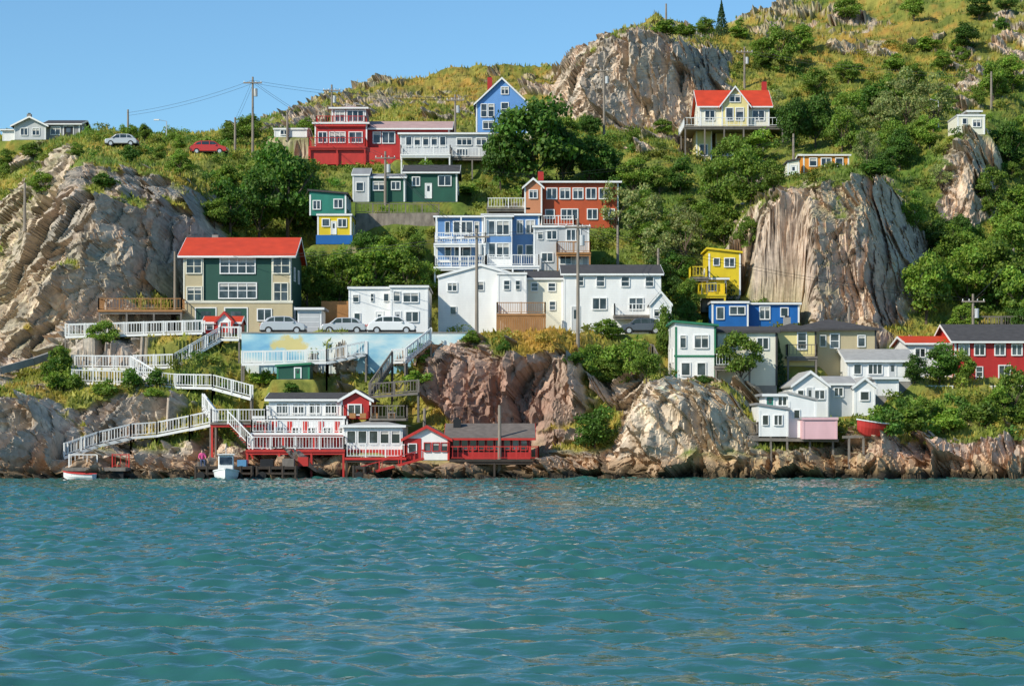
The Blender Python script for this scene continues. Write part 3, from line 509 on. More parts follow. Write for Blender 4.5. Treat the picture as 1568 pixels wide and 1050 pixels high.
ug=np.arange(-700,2301,5.); G=np.zeros((len(ug),R,2))
kern=np.hanning(9); kern/=kern.sum()
for r in range(R):
    for d in(0,1):
        v=np.interp(ug,ks,arr[:,r,d]); v=np.convolve(np.pad(v,4,mode='edge'),kern,'valid'); G[:,r,d]=v
cols=np.concatenate([np.arange(-700,-30,14.),np.arange(-30,1600,1.9),np.arange(1600,2300,14.)])
seg=[5,36,42,52,48,16,58,76,52,44,40,44,70,36,10,6]; seg=seg[:R-1]
ts=np.concatenate([np.linspace(i,i+1,n,endpoint=False) for i,n in enumerate(seg)]+[[R-1]])
A=np.zeros((len(ts),len(cols),2))
for d in(0,1):
    tmp=np.stack([np.interp(cols,ug,G[:,r,d]) for r in range(R)],0)
    i0=np.minimum(ts.astype(int),R-2); f=(ts-i0)[:,None]; A[:,:,d]=tmp[i0]*(1-f)+tmp[i0+1]*f
nr,nc=A.shape[:2]
Yg=A[:,:,0]; Xg=(cols[None,:]-CX)*Yg/F; Zg=H+(HY-A[:,:,1])*Yg/F
P=np.stack([Xg,Yg,Zg],2).reshape(-1,3)
far=np.clip((P[:,1]-158)/8,0,1)
P[:,2]+=far*(fbm(P*np.array([.09,.09,.05]),4,3)*1.3+fbm(P*np.array([.35,.35,.2]),3,9)*.45)*(1+np.clip((P[:,1]-250)/60,0,1.2))
P[:,1]-=far*fbm(P*np.array([.13,.05,.13]),3,21)*2.0
sh_=np.clip((P[:,1]-158.5)/1.5,0,1)*np.clip((167-P[:,1])/3,0,1); P[:,2]+=sh_*(fbm(P*np.array([.28,.28,.1])+3,3,131)*1.9)*(P[:,2]>-1)
Wp=np.zeros(len(P))
for (x0,x1,y0,y1,z) in PADS:
    dx=np.maximum(np.maximum(x0-.3-P[:,0],P[:,0]-x1-.3),0)/2.0
    dy=np.where(P[:,1]<y0,(y0-.1-P[:,1])/.9,(P[:,1]-y1-.2)/1.5); dy=np.maximum(dy,0)
    d=np.sqrt(dx*dx+dy*dy); wgt=np.clip(1-d,0,1); wgt=wgt*wgt*(3-2*wgt)
    P[:,2]=P[:,2]*(1-wgt)+z*wgt; Wp=np.maximum(Wp,wgt)
def normals(P):
    Q=P.reshape(nr,nc,3); du=np.gradient(Q,axis=1); dv=np.gradient(Q,axis=0); n=np.cross(du,dv); n/=np.sqrt((n*n).sum(2))[:,:,None]+1e-9
    return n.reshape(-1,3)
n0=normals(P); px=CX+P[:,0]/P[:,1]*F; py=HY-(P[:,2]-H)/P[:,1]*F
ell=[(150,395,170,160,1.3),(40,480,90,110,1.3),(265,365,80,110,1.2),(120,280,75,45,1.1),(215,300,100,50,1.05),(50,660,90,95,1.2),(160,640,110,50,1.0),(270,650,90,60,.95),(715,590,85,85,1.15),(800,600,60,95,.95),(860,610,65,75,1.),
 (1010,650,95,95,1.3),(1105,640,100,85,1.3),(1225,395,105,130,1.3),(1330,395,90,140,1.3),(1480,270,55,95,1.25),(945,120,130,105,1.3),(1045,140,95,95,1.3),(885,150,55,70,1.2),(1190,12,90,30,1.2),(1320,60,70,32,1.1),(1150,40,30,14,.6),
 (440,182,95,34,1.2),(560,145,140,26,1.15),(650,155,100,28,1.1),(790,108,70,18,1.0),(140,215,40,14,.7),(530,580,40,30,.9),(1560,40,45,75,1.1),(1500,130,80,26,1.0),(1010,225,40,40,1.1),(1400,520,42,26,.9),(300,700,330,45,1.0),(1400,700,340,46,1.35),(800,700,180,28,1.0),(1450,60,60,22,.95),(330,290,40,30,.8),(1250,40,50,20,.9)]
nz=fbm(P*np.array([.25,.25,.25]),5,31); nz2=fbm(P*np.array([.9,.9,.9]),4,41); nw=fbm(P*np.array([.13,.13,.13])+7,4,51)
ex=px+nz*55+nw*30; ey=py+nw*60+nz2*18
E=np.zeros(len(P))
for cx,cy,rx,ry,s in ell: E=np.maximum(E,s*np.clip((1.25-np.sqrt(((ex-cx)/rx)**2+((ey-cy)/ry)**2))*2.0,0,1.15))
rock=np.clip(E+ (0.56-n0[:,2])*1.2 +nz*1.2+nz2*.5-.42 ,0,1); rock=np.clip((rock-.3)/.3,0,1)
low=np.clip((2.6-P[:,2]+nz)/1.2,0,1)*(P[:,1]<175); rock=np.maximum(rock,low); rock*=(1-.7*Wp)
# crag displacement: leaning slabs with sharp steps
Pt=P.copy(); lean=.12+.33*np.clip((520-px)/150,0,1); Pt[:,0]+=-P[:,2]*lean+nz*.8; Pt[:,1]+=nz2*.4
m=(rock>.02)&(P[:,1]<420); idx=np.where(m)[0]
disp=np.zeros(len(P)); crack=np.ones(len(P)); tone=np.zeros(len(P))
for S_,amp,ck,sd_ in(((.27,.27,.09),1.7,.22,5),((.8,.7,.24),.55,.3,55),((1.7,1.7,.8),.22,.25,95)):
    F1,F2,V,I=worley(Pt[idx]*np.array(S_),sd_)
    tilt=V[:,0]*1.7*np.sign(I-.3)+V[:,2]*np.sin(I*19)*1.3
    disp[idx]+=amp*((I-.5)*1.1+tilt*.8); crack[idx]*=1-ck*np.exp(-(F2-F1)*22); tone[idx]+=(I*7.7%1-.5)*.6*amp/1.5
u=Pt[idx]
for per,am,nm,sd_ in((1.9,.75,.9,601),(.72,.28,.7,611)):
    ph=(u[:,0]*.92+u[:,1]*.38)/per+nm*vn(u*np.array([.25,.25,.12]),sd_); cell=np.floor(ph); fr=ph-cell; rr=h3(cell,cell*0,np.floor(u[:,2]/(per*3.2)+cell*.37),sd_+1)
    disp[idx]+=am*((1-fr)-.5)*(.4+.9*rr)+am*.5*(rr-.5); crack[idx]*=1-.42*np.exp(-fr*13)*rr; tone[idx]+=(rr-.5)*.22
disp*=rock*(1-Wp)
P[:,1]-=disp*.85; P[:,2]+=disp*.3; P[:,0]-=disp*.3
gn=(1-rock)*(1-Wp)*far; P[:,2]+=gn*nz2*.35
for a,c_,wd in CL:
    xa_,xb_=sorted((a.x,c_.x)); t_=np.clip((P[:,0]-a.x)/((c_.x-a.x) if abs(c_.x-a.x)>.05 else .05),0,1); zz_=a.z+(c_.z-a.z)*t_; yy_=a.y+(c_.y-a.y)*t_
    mm_=(P[:,0]>xa_-.8)&(P[:,0]<xb_+.8)&(P[:,1]>yy_-3.0)&(P[:,1]<yy_+wd+.5); P[:,2]=np.where(mm_,np.minimum(P[:,2],zz_-.35+nz2*.2),P[:,2])
n1=normals(P)
def lerp(a,b_,t): return a*(1-t[:,None])+b_*t[:,None]
def cc(*v): return np.array(v)[None,:]*np.ones((len(P),1))
def gau(cx,cy,rx,ry): return np.exp(-(((px-cx)/rx)**2+((py-cy)/ry)**2))
q1=np.clip(fbm(P*.12,4,61)*1.3+.5,0,1); q2=np.clip(fbm(P*.7,4,71)*1.5+.5,0,1); q3=np.clip(fbm(P*.05+9,3,81)*1.6+.5,0,1); q4=np.clip(fbm(Pt*np.array([.5,.5,.09]),4,91)*2.0+.5,0,1)
grass=lerp(cc(.120,.185,.028),cc(.300,.280,.060),q1); og=np.clip(q2*1.4-.75,0,1)*.7; og=np.clip(og+.75*gau(840,530,90,60)+.35*gau(700,620,80,50)+.3*gau(30,560,60,60)+.35*gau(1350,60,250,50)+.35*gau(700,130,200,40),0,.85); grass=lerp(grass,cc(.40,.21,.045),og); grass=lerp(grass,cc(.055,.095,.018),np.clip(.42-q2,0,1)*1.4)
vg=np.clip((px-1000)/200,0,1)*np.clip((520-py)/100,0,1)*np.clip((py-120)/60,0,1); vg=np.maximum(vg,np.clip((px-330)/80,0,1)*np.clip((490-py)/40,0,1)*np.clip((py-230)/60,0,1)); grass=lerp(grass,cc(.085,.145,.022),vg*.4)
rk=lerp(cc(.68,.54,.38),cc(.52,.45,.36),q1); rk=lerp(rk,cc(.66,.46,.35),.4*q4); rk=lerp(rk,cc(.32,.28,.24),np.clip(q4*-1.6+.7,0,.5))
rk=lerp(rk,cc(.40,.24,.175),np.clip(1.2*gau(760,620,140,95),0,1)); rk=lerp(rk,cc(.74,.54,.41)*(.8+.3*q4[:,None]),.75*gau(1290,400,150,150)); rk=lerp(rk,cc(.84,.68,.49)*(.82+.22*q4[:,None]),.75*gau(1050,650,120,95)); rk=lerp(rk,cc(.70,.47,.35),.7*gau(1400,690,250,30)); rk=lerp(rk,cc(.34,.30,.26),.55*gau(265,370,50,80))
rk=rk*(1+tone[:,None]*.4)*crack[:,None]*(.88+.26*q2[:,None])*1.08; rk=lerp(rk,cc(.14,.12,.095),np.clip(q2*2.2-1.8,0,.4)); rk=lerp(rk,cc(.26,.25,.08),np.clip(q3*1.6-1.,0,.5)*np.clip(n1[:,2]*1.5,0,1))
zz=P[:,2]+nz2*.7; rk=lerp(rk,cc(.45,.26,.12),np.clip((1.9-zz)/1.0,0,.6)); rk=lerp(rk,cc(.13,.09,.045),np.clip((.95-zz)/.5,0,.9)); rk=lerp(rk,cc(.03,.026,.02),np.clip((.45-zz)/.3,0,.9))
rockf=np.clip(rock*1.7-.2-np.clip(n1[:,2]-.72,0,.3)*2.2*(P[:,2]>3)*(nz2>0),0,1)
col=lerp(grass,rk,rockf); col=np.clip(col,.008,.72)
ii=np.arange(nr*nc).reshape(nr,nc); Q=np.stack([ii[:-1,:-1],ii[:-1,1:],ii[1:,1:],ii[1:,:-1]],2).reshape(-1,4)
m,t,b=mk('terrain'); L=t.links
at=N(t,'ShaderNodeAttribute',attribute_name='Col'); tc=N(t,'ShaderNodeTexCoord')
no=N(t,'ShaderNodeTexNoise'); no.inputs['Scale'].default_value=2.2; no.inputs['Detail'].default_value=8; no.inputs['Roughness'].default_value=.72; L.new(tc.outputs['Object'],no.inputs[0])
mr=N(t,'ShaderNodeMapRange'); mr.inputs[1].default_value=.3; mr.inputs[2].default_value=.7; mr.inputs[3].default_value=.7; mr.inputs[4].default_value=1.22; L.new(no.outputs[0],mr.inputs[0])
s=N(t,'ShaderNodeVectorMath',operation='SCALE'); L.new(at.outputs['Color'],s.inputs[0]); L.new(mr.outputs[0],s.inputs['Scale']); L.new(s.outputs[0],b.inputs['Base Color'])
bp=N(t,'ShaderNodeBump'); bp.inputs['Strength'].default_value=.5; bp.inputs['Distance'].default_value=.15; L.new(no.outputs[0],bp.inputs['Height']); L.new(bp.outputs[0],b.inputs['Normal']); b.inputs['Roughness'].default_value=.9; b.inputs['Specular IOR Level'].default_value=.2
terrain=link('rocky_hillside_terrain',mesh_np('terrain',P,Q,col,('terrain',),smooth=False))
bpy.context.view_layer.update()
def hit(px_,py_):
    d=Vector(W(px_,py_,100.))-Vector((0,0,H)); d.normalize(); h,l,n,i=terrain.ray_cast(Vector((0,0,H)),d); return l if h else None
# ------------------------------------------------------------ grass tufts
vis=(px>-60)&(px<1630)&(P[:,1]>161)&(P[:,1]<340)&(rockf<.3)&(Wp<.3)&(P[:,2]>2)
vi=np.where(vis)[0]; nT=90000; pr=(P[vi,1]/200)**1.0; pk_=rng.choice(vi,nT,p=pr/pr.sum()); base=P[pk_]+rng.normal(0,.12,(nT,3))*np.array([1,1,.2])
hgt=rng.uniform(.18,.5,nT)*(1+(base[:,1]>250)*.3); ang=rng.uniform(0,3.14,nT); wdt=rng.uniform(.08,.2,nT)
dv=np.stack([np.cos(ang),np.sin(ang)*.6,np.zeros(nT)],1)*wdt[:,None]; top=base+np.stack([rng.normal(0,.13,nT),rng.normal(0,.13,nT),hgt],1); base=base-np.array([0,0,.08])
V=np.concatenate([base-dv,base+dv,top],1).reshape(-1,3); Qt=np.arange(nT*3).reshape(-1,3); gc=np.repeat(col[pk_]*rng.uniform(.75,1.5,(nT,1))*np.array([1,1.02,.9]),3,0)
link('grass',mesh_np('grass',V,Qt,gc,('leaf_raw',)))
# ------------------------------------------------------------ foliage
def leaves(cent,size,outn,r):
    n=len(cent); nrm=r.normal(0,1,(n,3))+outn*1.1; nrm/=np.sqrt((nrm*nrm).sum(1))[:,None]
    a=np.cross(nrm,r.normal(0,1,(n,3))); a/=np.sqrt((a*a).sum(1))[:,None]+1e-6; bb=np.cross(nrm,a)
    s=size*r.uniform(.6,1.3,(n,1)); V=np.stack([cent-a*s,cent-bb*s*.62,cent+a*s,cent+bb*s*.62],1).reshape(-1,3)
    return V
def crown(kind,seed,nl):
    r=np.random.default_rng(seed); cs=[];sh=[];on=[]
    if kind=='conifer':
        k=nl; z=r.uniform(0,1,k)**1.25; tier=(z*11)%1; rad=(1-z)*(.36+.14*tier)*r.uniform(.45,1.0,k)**.6; a=r.uniform(0,6.283,k)
        arms=np.cos(a*5+np.floor(z*11)*1.7)*.18+1; c_=np.stack([np.cos(a)*rad*arms,np.sin(a)*rad*arms,.06+z*.94-rad*.25],1); o=np.stack([np.cos(a),np.sin(a),.6+0*a],1)
        return c_,r.uniform(.6,1.3,k),o
    nb={'broad':30,'airy':34,'bush':16}[kind]
    for i in range(nb):
        d=r.normal(0,1,3); d/=np.sqrt((d*d).sum()); rr=r.uniform(.25,1)**.5
        if kind=='bush': bc=np.array([d[0]*.36*rr,d[1]*.36*rr,.40+d[2]*.30*rr]); br=r.uniform(.13,.24)
        elif kind=='broad': bc=np.array([d[0]*.37*rr,d[1]*.37*rr,.54+d[2]*.36*rr]); br=r.uniform(.10,.19)
        else: bc=np.array([d[0]*.38*rr,d[1]*.38*rr,.55+d[2]*.38*rr]); br=r.uniform(.07,.14)
        k=int(nl/nb*(br/.15)**1.3); v=r.normal(0,1,(k,3)); v/=np.sqrt((v*v).sum(1))[:,None]; v[:,2]=np.where(v[:,2]<-.3,-v[:,2]*.5,v[:,2])
        q=bc+v*br*r.uniform(.55,1.12,(k,1))*np.array([1,1,.85]); cs.append(q); on.append(v+np.array([0,0,.3])); sh.append(np.full(k,r.uniform(.7,1.3))*r.uniform(.7,1.3,k))
    return np.concatenate(cs),np.concatenate(sh),np.concatenate(on)
def trunk(kind,seed):
    b=B('x',1,CX,HY); b.o=(0,0,0); r=random.Random(seed)
    top=.95 if kind=='conifer' else .55
    if kind!='bush': b.cyl('t','bark',(0,0,-.08),(.01,0,top*.5),.028,.02,7); b.cyl('t','bark',(.01,0,top*.5),(0,.01,top),.02,.006,6)
    if kind!='conifer':
        for i in range(7):
            a=i*.9+r.random(); z=r.uniform(.12,.4) if kind!='bush' else -.05; b.cyl('t','bark',(0,0,z),(math.cos(a)*.3,math.sin(a)*.3,z+r.uniform(.2,.42)),.012,.004,5)
    return b.p['t'][0],b.p['t'][1]
def treemesh(kind,seed,nl,ls):
    cn,sh,on=crown(kind,seed,nl); r=np.random.default_rng(seed+99); V=leaves(cn,ls,on,r); tv,tf=trunk(kind,seed); me=bpy.data.meshes.new(kind+'_tree')
    n=len(V); fs=[(i,i+1,i+2,i+3) for i in range(0,n,4)]+[tuple(j+n for j in f) for f in tf]
    me.from_pydata([tuple(v) for v in V]+tv,[],fs); me.materials.append(MATS['leaf_mid']); me.materials.append(MATS['bark'])
    me.polygons.foreach_set('material_index',np.concatenate([np.zeros(n//4,np.int32),np.ones(len(tf),np.int32)])); 
    a=me.color_attributes.new('Col','FLOAT_COLOR','POINT'); c_=np.ones((n+len(tv),4),np.float32); s4=np.repeat(sh,4)[:,None]; yel=np.repeat(r.uniform(.85,1.25,len(sh)),4)[:,None]
    c_[:n,:3]=s4*np.concatenate([yel,np.ones_like(yel),np.ones_like(yel)*.9],1); a.data.foreach_set('color',c_.ravel()); me.update(); return me
TM={'b':[treemesh('broad',i,5200,.026) for i in range(4)],'l':[treemesh('airy',20+i,3600,.022) for i in range(3)],'c':[treemesh('conifer',30+i,2600,.03) for i in range(2)],'s':[treemesh('bush',40+i,1500,.045) for i in range(4)]}
def tree(px_,py_,h,w_,k,l=None):
    l=l or hit(px_,py_)
    if l is None: return
    kk={'b':'b','m':'b','l':'l','c':'c','s':'s'}[k]; me=random.choice(TM[kk]); nm={'b':'broadleaf_tree','m':'broadleaf_tree','l':'birch_tree','c':'spruce_tree','s':'bush'}[k]
    o=link(nm,me); sc=l.y/F; hh=h*sc; ww=w_*sc*1.1; o.location=(l.x,l.y+ww*.1,l.z-.04*hh); o.scale=(ww,ww*random.uniform(.85,1.1),hh*1.03); o.rotation_euler=(0,0,random.uniform(0,6.28))
    mt={'b':'leaf_dark','m':'leaf_mid','l':'leaf_light','c':'leaf_conifer','s':random.choice(['leaf_mid','leaf_mid','leaf_dark'])}[k]
    o.material_slots[0].link='OBJECT'; o.material_slots[0].material=MATS[mt]
T='''1195,112,80,60,m 1168,104,50,44,m 1228,84,50,50,m 1105,54,54,28,c 1080,58,34,34,m 1020,54,30,46,s 1050,56,26,40,s 1130,60,26,40,s 1298,38,46,44,m 1400,34,44,44,m 1500,34,44,48,b 1540,24,40,34,b 1480,78,46,54,b 1445,112,38,38,m
1390,215,112,84,l 1432,204,92,72,l 1360,196,64,60,l 1340,180,52,50,b 1215,237,95,62,b 1250,228,88,62,b 1290,236,76,50,m 1328,258,66,46,l 1155,262,66,80,m 1120,292,90,72,m 1152,332,112,86,m 1100,342,106,76,m 1185,300,60,50,m 1015,205,30,34,s 970,300,62,60,m 1042,302,64,60,b 1010,300,50,44,m
985,384,104,78,l 1050,408,104,66,l 945,360,90,60,l 1005,424,84,62,l 1110,378,70,66,m 1075,370,66,56,m 1145,388,60,44,m 815,302,164,134,b 766,294,108,70,b 862,296,114,74,b 902,292,92,80,b 936,292,70,54,b 440,372,165,118,b 395,366,115,84,b 352,362,92,84,b 478,350,100,48,b 328,352,50,50,m 420,300,80,70,b
470,474,92,66,m 520,474,98,84,m 575,466,96,90,m 622,474,100,84,m 655,472,74,50,m 600,412,54,64,m 640,404,48,44,m 560,420,40,50,m 645,302,62,52,m 275,272,44,46,m 160,288,28,40,s
1020,562,98,46,m 960,604,92,76,m 932,600,56,60,m 990,590,60,50,m 910,697,80,76,b 1135,592,88,72,m 1190,592,84,42,c 1280,578,44,32,c 1440,592,72,72,b 1402,592,52,46,b 1474,592,60,44,m 1360,672,62,54,s 1400,668,62,60,s 1450,664,54,60,s 1505,656,58,60,s 1552,650,94,64,m 1345,650,40,36,s
1420,502,124,92,m 1482,482,112,92,m 1530,474,112,92,m 1566,504,100,80,m 1450,412,74,72,m 1545,404,80,66,m 1520,314,62,54,m 1547,264,82,62,b 1560,340,60,60,m 1442,292,52,44,l 1345,270,34,54,s 1118,466,74,46,c 1096,468,50,34,m 1052,484,62,44,m 1040,470,50,36,b 1165,480,34,36,s
155,542,54,54,m 90,572,54,42,s 62,300,40,46,m 10,262,36,34,m 45,248,32,34,m 242,222,16,22,s 402,592,34,44,s 446,604,24,40,s 235,612,24,40,s 720,528,30,40,s 760,470,30,40,s 350,600,26,40,s 640,590,30,40,s 850,500,22,40,s 880,560,30,40,s 720,300,26,40,s 1080,590,20,30,s 1320,590,20,40,s 1570,570,60,50,b 1400,360,60,44,m 590,600,26,30,s 1490,420,70,60,m 1180,200,40,40,m 1450,170,40,40,m 1530,150,40,50,m 1250,150,50,50,m 1300,130,40,50,m 1370,110,36,46,s 1420,80,30,40,s 905,500,34,40,s 930,520,40,50,s 350,470,60,60,b'''
for q in T.split():
    a,b_,h_,w_,k=q.split(','); tree(float(a),float(b_),float(h_),float(w_),k)
ppx=CX+P[:,0]/P[:,1]*F; ppy=HY-(P[:,2]-H)/P[:,1]*F
def wild(n,x0,x1,y0,y1,h0,h1,kinds):
    mk_=np.where((ppx>x0)&(ppx<x1)&(ppy>y0)&(ppy<y1)&(rock<.25)&(Wp<.05)&(nz>-.25)&(P[:,1]<345))[0]; k=0; tr=0
    while k<n and tr<n*12 and len(mk_):
        tr+=1; i=int(rng.choice(mk_)); h=rng.uniform(h0,h1)*225/P[i,1]; wd=h*rng.uniform(.7,1.05); X,Yp=ppx[i],ppy[i]; D=P[i,1]
        if any(D<bx[4]+4 and X+wd/2>bx[0] and X-wd/2<bx[1] and Yp>bx[2] and Yp-h<bx[3] for bx in BOX): continue
        tree(X,Yp,h,wd,random.choice(kinds),l=Vector(P[i])); k+=1
wild(50,1120,1590,130,500,30,78,'bmmmlm'); wild(34,340,1080,215,480,30,60,'bmm'); wild(12,0,330,215,330,22,38,'ms'); wild(14,930,1590,500,655,26,46,'mbs'); wild(10,1120,1590,5,110,22,36,'mms'); wild(10,40,340,575,660,20,34,'s'); wild(10,640,930,520,600,20,36,'s')
# scattered low shrubs as one mass
dens=.08+.4*(px>1080)*(py<520)*(py>60)+.16*(px>600)*(px<1000)*(py>500)*(py<650)+.15*(px<330)*(py<330)+.8*(px>330)*(px<1080)*(py<490)*(py>205)+.2*(px<400)*(py>520)+.3*(px>1000)*(py>480)*(py<690)
dens=dens*np.clip(.5+nz*2.2,0.02,1); pr=(vis&(rockf<.25))*dens*(P[:,1]/200)
nS=1200; pk_=rng.choice(len(P),nS,p=pr/pr.sum()); cn,sh,on=crown('bush',77,120); Vs=[];Cs=[]
for i in pk_:
    sc=rng.uniform(.8,2.5); a=rng.uniform(0,6.28); ca,sa=math.cos(a),math.sin(a); q=cn.copy(); q=np.stack([q[:,0]*ca-q[:,1]*sa,q[:,0]*sa+q[:,1]*ca,q[:,2]*.8-.05],1)*sc+P[i]
    q=q+rng.normal(0,.1,q.shape); Vs.append(leaves(q,.13,on,rng)); tn=np.array([.095,.165,.026])*rng.uniform(.6,1.5)*np.array([rng.uniform(.8,1.8),1,1]); kx=.6*min(1,og[i]*1.2); tn=tn*(1-kx)+col[i]*1.2*kx; Cs.append(np.repeat(sh[:,None]*tn[None,:],4,0))
V=np.concatenate(Vs); link('shrubs',mesh_np('shrubs',V,np.arange(len(V)).reshape(-1,4),np.concatenate(Cs),('leaf_raw',)))
# ------------------------------------------------------------ poles & wires
tops={}
def pole(px_,pt,pb,arm=True,key=None):
    l=hit(px_,pb); 
    if l is None: return
    zt=H+(HY-pt)*l.y/F; b=B('utility_pole',l.y,px_,pb); b.o=(l.x,l.y,l.z); h=zt-l.z
    b.cyl('pole','pole',(0,0,-.6),(0,0,h),.17,.11,8)
    if arm: b.box('crossarm','pole',-1.1,1.1,-.17,-.05,h-.8,h-.66); [b.cyl('insulators','trim',(x,-.11,h-.66),(x,-.11,h-.48),.05,.04,6) for x in(-1,-.4,.4,1)]; b.cyl('transformer','grayw',(.35,0,h-2.3),(.35,0,h-1.4),.22,.22,10)
    b.finish(); tops[key or px_]=Vector((l.x,l.y,zt-.5))
for q in((387,118,240),(360,180,240),(697,145,215),(590,232,312),(730,350,512),(885,335,535),(1490,450,575),(925,100,215),(268,385,505),(196,168,214),(1140,72,135),(1020,6,40),(38,280,345),(1552,380,450),(650,470,506),(1518,110,170),(508,130,215),(765,620,712),(946,345,420),(650,625,700),(826,262,305),(1008,380,470),(440,168,215),(1215,205,270),(1300,470,540)): pole(*q,arm=q[0] in(387,730,885,1490,697,590,508,1140,925))
wb=B('overhead_wires',200,CX,HY); wb.o=(0,0,0)
for a,c_ in((387,697),(387,196),(697,925),(925,1140),(730,885),(885,1490),(730,268),(590,387),(590,730),(1490,1552),(1140,1518),(360,387),(508,697),(826,1215),(885,1008),(590,826),(946,1215),(440,508)):
    if a in tops and c_ in tops:
        for off in((-.6,0),(.6,-.15)):
            p,q=tops[a].copy(),tops[c_].copy(); sag=(p-q).length*.02; prev=None
            for i in range(13):
                t_=i/12; r=p.lerp(q,t_)+Vector((0,off[0],off[1]-4*sag*t_*(1-t_)))
                if prev is not None: wb.beam('wires','wire',prev,r,.024)
                prev=r
wb.finish()
def stlamp(px_,pt,pb):
    l=hit(px_+12,pb); zt=H+(HY-pt)*l.y/F; b=B('street_lamp',l.y,px_,pb); b.o=tuple(l); h=zt-l.z
    b.cyl('pole','silver',(0,0,-.3),(0,0,h),.09,.06,8); b.beam('arm','silver',(0,0,h),(-1,-.3,h+.15),.06); b.box('luminaire','trim',-1.6,-.9,-.42,-.15,h+.08,h+.22); b.finish()
stlamp(1425,155,200); stlamp(243,186,214)
l=hit(320,238); car('red_pickup_truck',320,l.y,l.z+.05,'carred',-1,4.4,True); l=hit(187,224); car('silver_parked_car',187,l.y,l.z-.1,'silver',1,3.8)
# ------------------------------------------------------------ boats
def boat(name,loc,L_,Wd,Hh,hm,yaw,cabin=True,top='trim'):
    b=B(name,loc[1],CX,HY); b.o=loc; n=13; rings=[]
    for i in range(n):
        t_=i/(n-1); x=(t_-.5)*L_; wd=Wd/2*(1-max(0,(t_-.45)/.55)**2.2)*(.85+.15*min(1,t_*4)); sh_=Hh*(1+.35*t_**2); kz=Hh*.55*max(0,(t_-.7)/.3)**2
        rings.append([(x,-wd,sh_),(x,-wd*.92,sh_*.55+kz*.3),(x,-wd*.6,kz+.06),(x,0,kz),(x,wd*.6,kz+.06),(x,wd*.92,sh_*.55+kz*.3),(x,wd,sh_)])
    vs=[v for r in rings for v in r]; fs=[(i*7+j,i*7+j+1,(i+1)*7+j+1,(i+1)*7+j) for i in range(n-1) for j in range(6)]+[tuple(range(6,-1,-1))]
    b.raw('hull',hm,vs,fs)
    b.raw('deck','greywood',[(r[0][0],r[0][1]*.97,r[0][2]-.12) for r in rings]+[(r[6][0],r[6][1]*.97,r[6][2]-.12) for r in rings],[(i,i+1,i+1+n,i+n) for i in range(n-1)])
    for sd_ in(0,6):
        for i in range(n-1): b.beam('gunwale',top,rings[i][sd_],rings[i+1][sd_],.09,.09)
    if cabin:
        b.pry('cabin','trim',[(-L_*.18,Hh*.9),(L_*.16,Hh*.9),(L_*.12,Hh+1.25),(-L_*.18,Hh+1.3)],-Wd*.3,Wd*.3); b.box('cabin_roof','trim',-L_*.2,L_*.15,-Wd*.34,Wd*.34,Hh+1.31,Hh+1.38)
        b.box('windows','glass',-L_*.15,L_*.09,-Wd*.3-.012,-Wd*.3-.003,Hh+.65,Hh+1.1); b.box('windows','glass',-L_*.18-.012,-L_*.18-.003,-Wd*.24,Wd*.24,Hh+.6,Hh+1.1); b.raw('windows','glass',[(L_*.152,-Wd*.25,Hh+.6),(L_*.152,Wd*.25,Hh+.6),(L_*.130,Wd*.25,Hh+1.15),(L_*.130,-Wd*.25,Hh+1.15)],[(0,1,2,3)])
        b.cyl('mast','silver',(0,0,Hh+1.38),(0,0,Hh+2.2),.03,.02,6)
    else:
        for x in(-.2,.12): b.box('thwarts','greywood',L_*x-.12,L_*x+.12,-Wd*.42,Wd*.42,Hh*.8,Hh*.8+.05)
    b.finish(yaw)
x=W(350,0,157)[0]; boat('white_motorboat',(x,155.6,-.25),4.6,1.9,.85,'trim',math.radians(-84))
x=W(120,0,157)[0]; boat('white_dinghy',(x,157.2,-.12),2.5,1.2,.55,'trim',math.radians(170),False,'redp')
x,_,_=W(1322,0,165); boat('red_boat_on_slip',(x,160.6,W(0,668,160.6)[2]),3.0,1.5,1.0,'redp',math.radians(205),False)
b=B('slipway_cradle',160.6,1322,668); 
for px_ in(1300,1322,1342): p=b.L(px_,668,.2); b.beam('posts','greywood',p,(p[0],p[1],p[2]-2.6),.16); 
b.beam('beam','greywood',b.L(1290,669,.2),b.L(1350,667,.2),.2); b.finish()
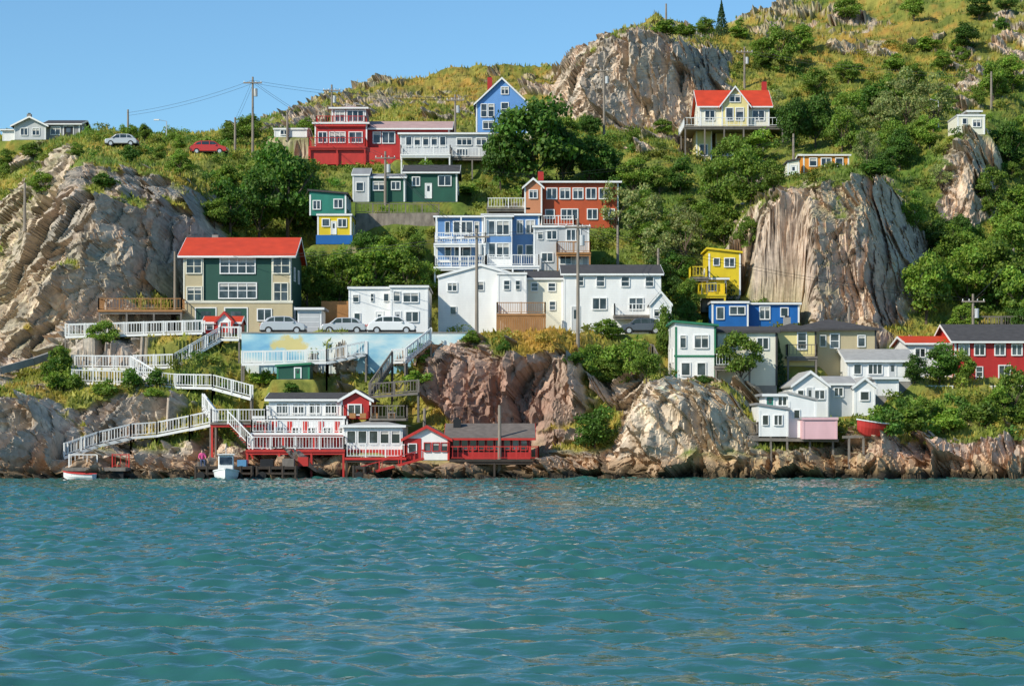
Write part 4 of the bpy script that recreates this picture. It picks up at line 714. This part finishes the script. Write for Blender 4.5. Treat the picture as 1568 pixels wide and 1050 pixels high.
# ------------------------------------------------------------ person seated on the wharf
def person(x,y,z):
    J=[(0,0,.47),(0,.02,.62),(0,.03,.80),(0,.0,.98),(0,-.02,1.08),(0,-.03,1.18),(0,-.03,1.27), (-.18,0,.95),(-.27,-.10,.70),(-.20,-.30,.56),(.18,0,.95),(.27,-.10,.70),(.20,-.30,.56),(-.1,0,.46),(-.13,-.42,.48),(-.13,-.46,.08),(-.13,-.60,.03),(.1,0,.46),(.13,-.42,.48),(.13,-.46,.08),(.13,-.60,.03)]
    Eg=[(0,1),(1,2),(2,3),(3,4),(4,5),(5,6),(3,7),(7,8),(8,9),(3,10),(10,11),(11,12),(0,13),(13,14),(14,15),(15,16),(0,17),(17,18),(18,19),(19,20)]
    Rr=[.15,.14,.15,.13,.055,.09,.07,.07,.05,.035,.07,.05,.035,.10,.07,.05,.04,.10,.07,.05,.04]
    me=bpy.data.meshes.new('body'); me.from_pydata(J,Eg,[]); e=bpy.data.objects.new('seated_person',None); COL.objects.link(e); e.location=(x,y,z); e.rotation_euler=(0,0,.3)
    for mm in('pinkcloth','denim','skin'): me.materials.append(MATS[mm])
    o=link('figure',me,e); bpy.context.view_layer.objects.active=o; o.modifiers.new('s','SKIN'); sv_=me.skin_vertices[0].data
    for i,r in enumerate(Rr): sv_[i].radius=(r,r)
    sv_[0].use_root=True; sd_=o.modifiers.new('d','SUBSURF'); sd_.levels=2; sd_.render_levels=2
    bpy.context.view_layer.update(); dg=bpy.context.evaluated_depsgraph_get(); m2=bpy.data.meshes.new_from_object(o.evaluated_get(dg))
    o.modifiers.clear(); o.data=m2; 
    if len(m2.materials)<3:
        m2.materials.clear(); [m2.materials.append(MATS[q]) for q in('pinkcloth','denim','skin')]
    for p in m2.polygons:
        c_=p.center; p.use_smooth=True; p.material_index=2 if c_.z>1.05 or (c_.y<-.24 and c_.z>.52 and abs(c_.x)>.13) else (1 if c_.z<.56 else 0)
    import bmesh
    bm=bmesh.new(); bmesh.ops.create_uvsphere(bm,u_segments=12,v_segments=8,radius=.115); 
    for v in bm.verts: v.co=Vector((v.co.x,v.co.y*1.05+.01,v.co.z*1.05+1.27)) if v.co.z>-.02 or v.co.y>0 else Vector((v.co.x*.8,v.co.y*.6+.03,v.co.z+1.27))
    hm=bpy.data.meshes.new('hair'); bm.to_mesh(hm); bm.free(); hm.materials.append(MATS['dkwood']); link('hair',hm,e)
    bx=B('x',1,CX,HY); bx.box('s','greywood',-.3,.3,-.15,.3,0,.38); me3=bpy.data.meshes.new('crate_seat'); me3.from_pydata(bx.p['s'][0],[],bx.p['s'][1]); me3.materials.append(MATS['greywood']); link('crate_seat',me3,e)
x,_,z=W(307,714,158); person(x,158.8,z)
# ------------------------------------------------------------ water
ys=[12.]
while ys[-1]<166: ys.append(ys[-1]+min(.32,.06+.0018*ys[-1]))
ys=np.array([-600,-200,-60,-20,0,8]+ys+[180,260,500,1500,4000.]); xs=np.concatenate([[-4000,-1500,-500,-200,-110,-60],np.arange(-48,48,.15),[60,110,200,500,1500,4000]])
XX,YY=np.meshgrid(xs,ys); Z=np.zeros_like(XX); rw=np.random.default_rng(3)
amp=np.clip((48-np.abs(XX))/4,0,1)*np.clip((YY-10)/4,0,1)*np.clip((168-YY)/8,0,1)
for i in range(90):
    lam=.5*(6.0)**(rw.random()**1.3); k=2*math.pi/lam; th=rw.normal(1.42,.48); st=.058*(1 if lam<1.8 else .55); ph=rw.uniform(0,6.28)
    s_=np.sin(k*(math.cos(th)*XX+math.sin(th)*YY)+ph); Z+=st/k*(s_+.25*np.cos(2*(k*(math.cos(th)*XX+math.sin(th)*YY)+ph)))
gust=.85+.4*vn(np.stack([XX.ravel()*.10,YY.ravel()*.05,0*XX.ravel()],1),401).reshape(XX.shape)+.3*vn(np.stack([XX.ravel()*.35,YY.ravel()*.22,0*XX.ravel()],1),402).reshape(XX.shape)
Z*=amp*gust; Vw=np.stack([XX,YY,Z],2).reshape(-1,3); ny_,nx_=XX.shape; ii=np.arange(ny_*nx_).reshape(ny_,nx_); Qw=np.stack([ii[:-1,:-1],ii[:-1,1:],ii[1:,1:],ii[1:,:-1]],2).reshape(-1,4)
m,t,b=mk('water'); L=t.links; tc=N(t,'ShaderNodeTexCoord'); b.inputs['Base Color'].default_value=(.026,.115,.100,1); b.inputs['Roughness'].default_value=.04; b.inputs['IOR'].default_value=1.42
n1_=N(t,'ShaderNodeTexNoise'); n1_.inputs['Scale'].default_value=4.0; n1_.inputs['Detail'].default_value=3; mp=N(t,'ShaderNodeMapping'); mp.inputs['Scale'].default_value=(.55,1.2,1); L.new(tc.outputs['Object'],mp.inputs[0]); L.new(mp.outputs[0],n1_.inputs[0])
bp=N(t,'ShaderNodeBump'); bp.inputs['Strength'].default_value=.5; bp.inputs['Distance'].default_value=.05; L.new(n1_.outputs[0],bp.inputs['Height']); L.new(bp.outputs[0],b.inputs['Normal'])
link('harbour_water',mesh_np('harbour_water',Vw,Qw,None,('water',),smooth=True))
print('done',len(P),len(bpy.data.objects))
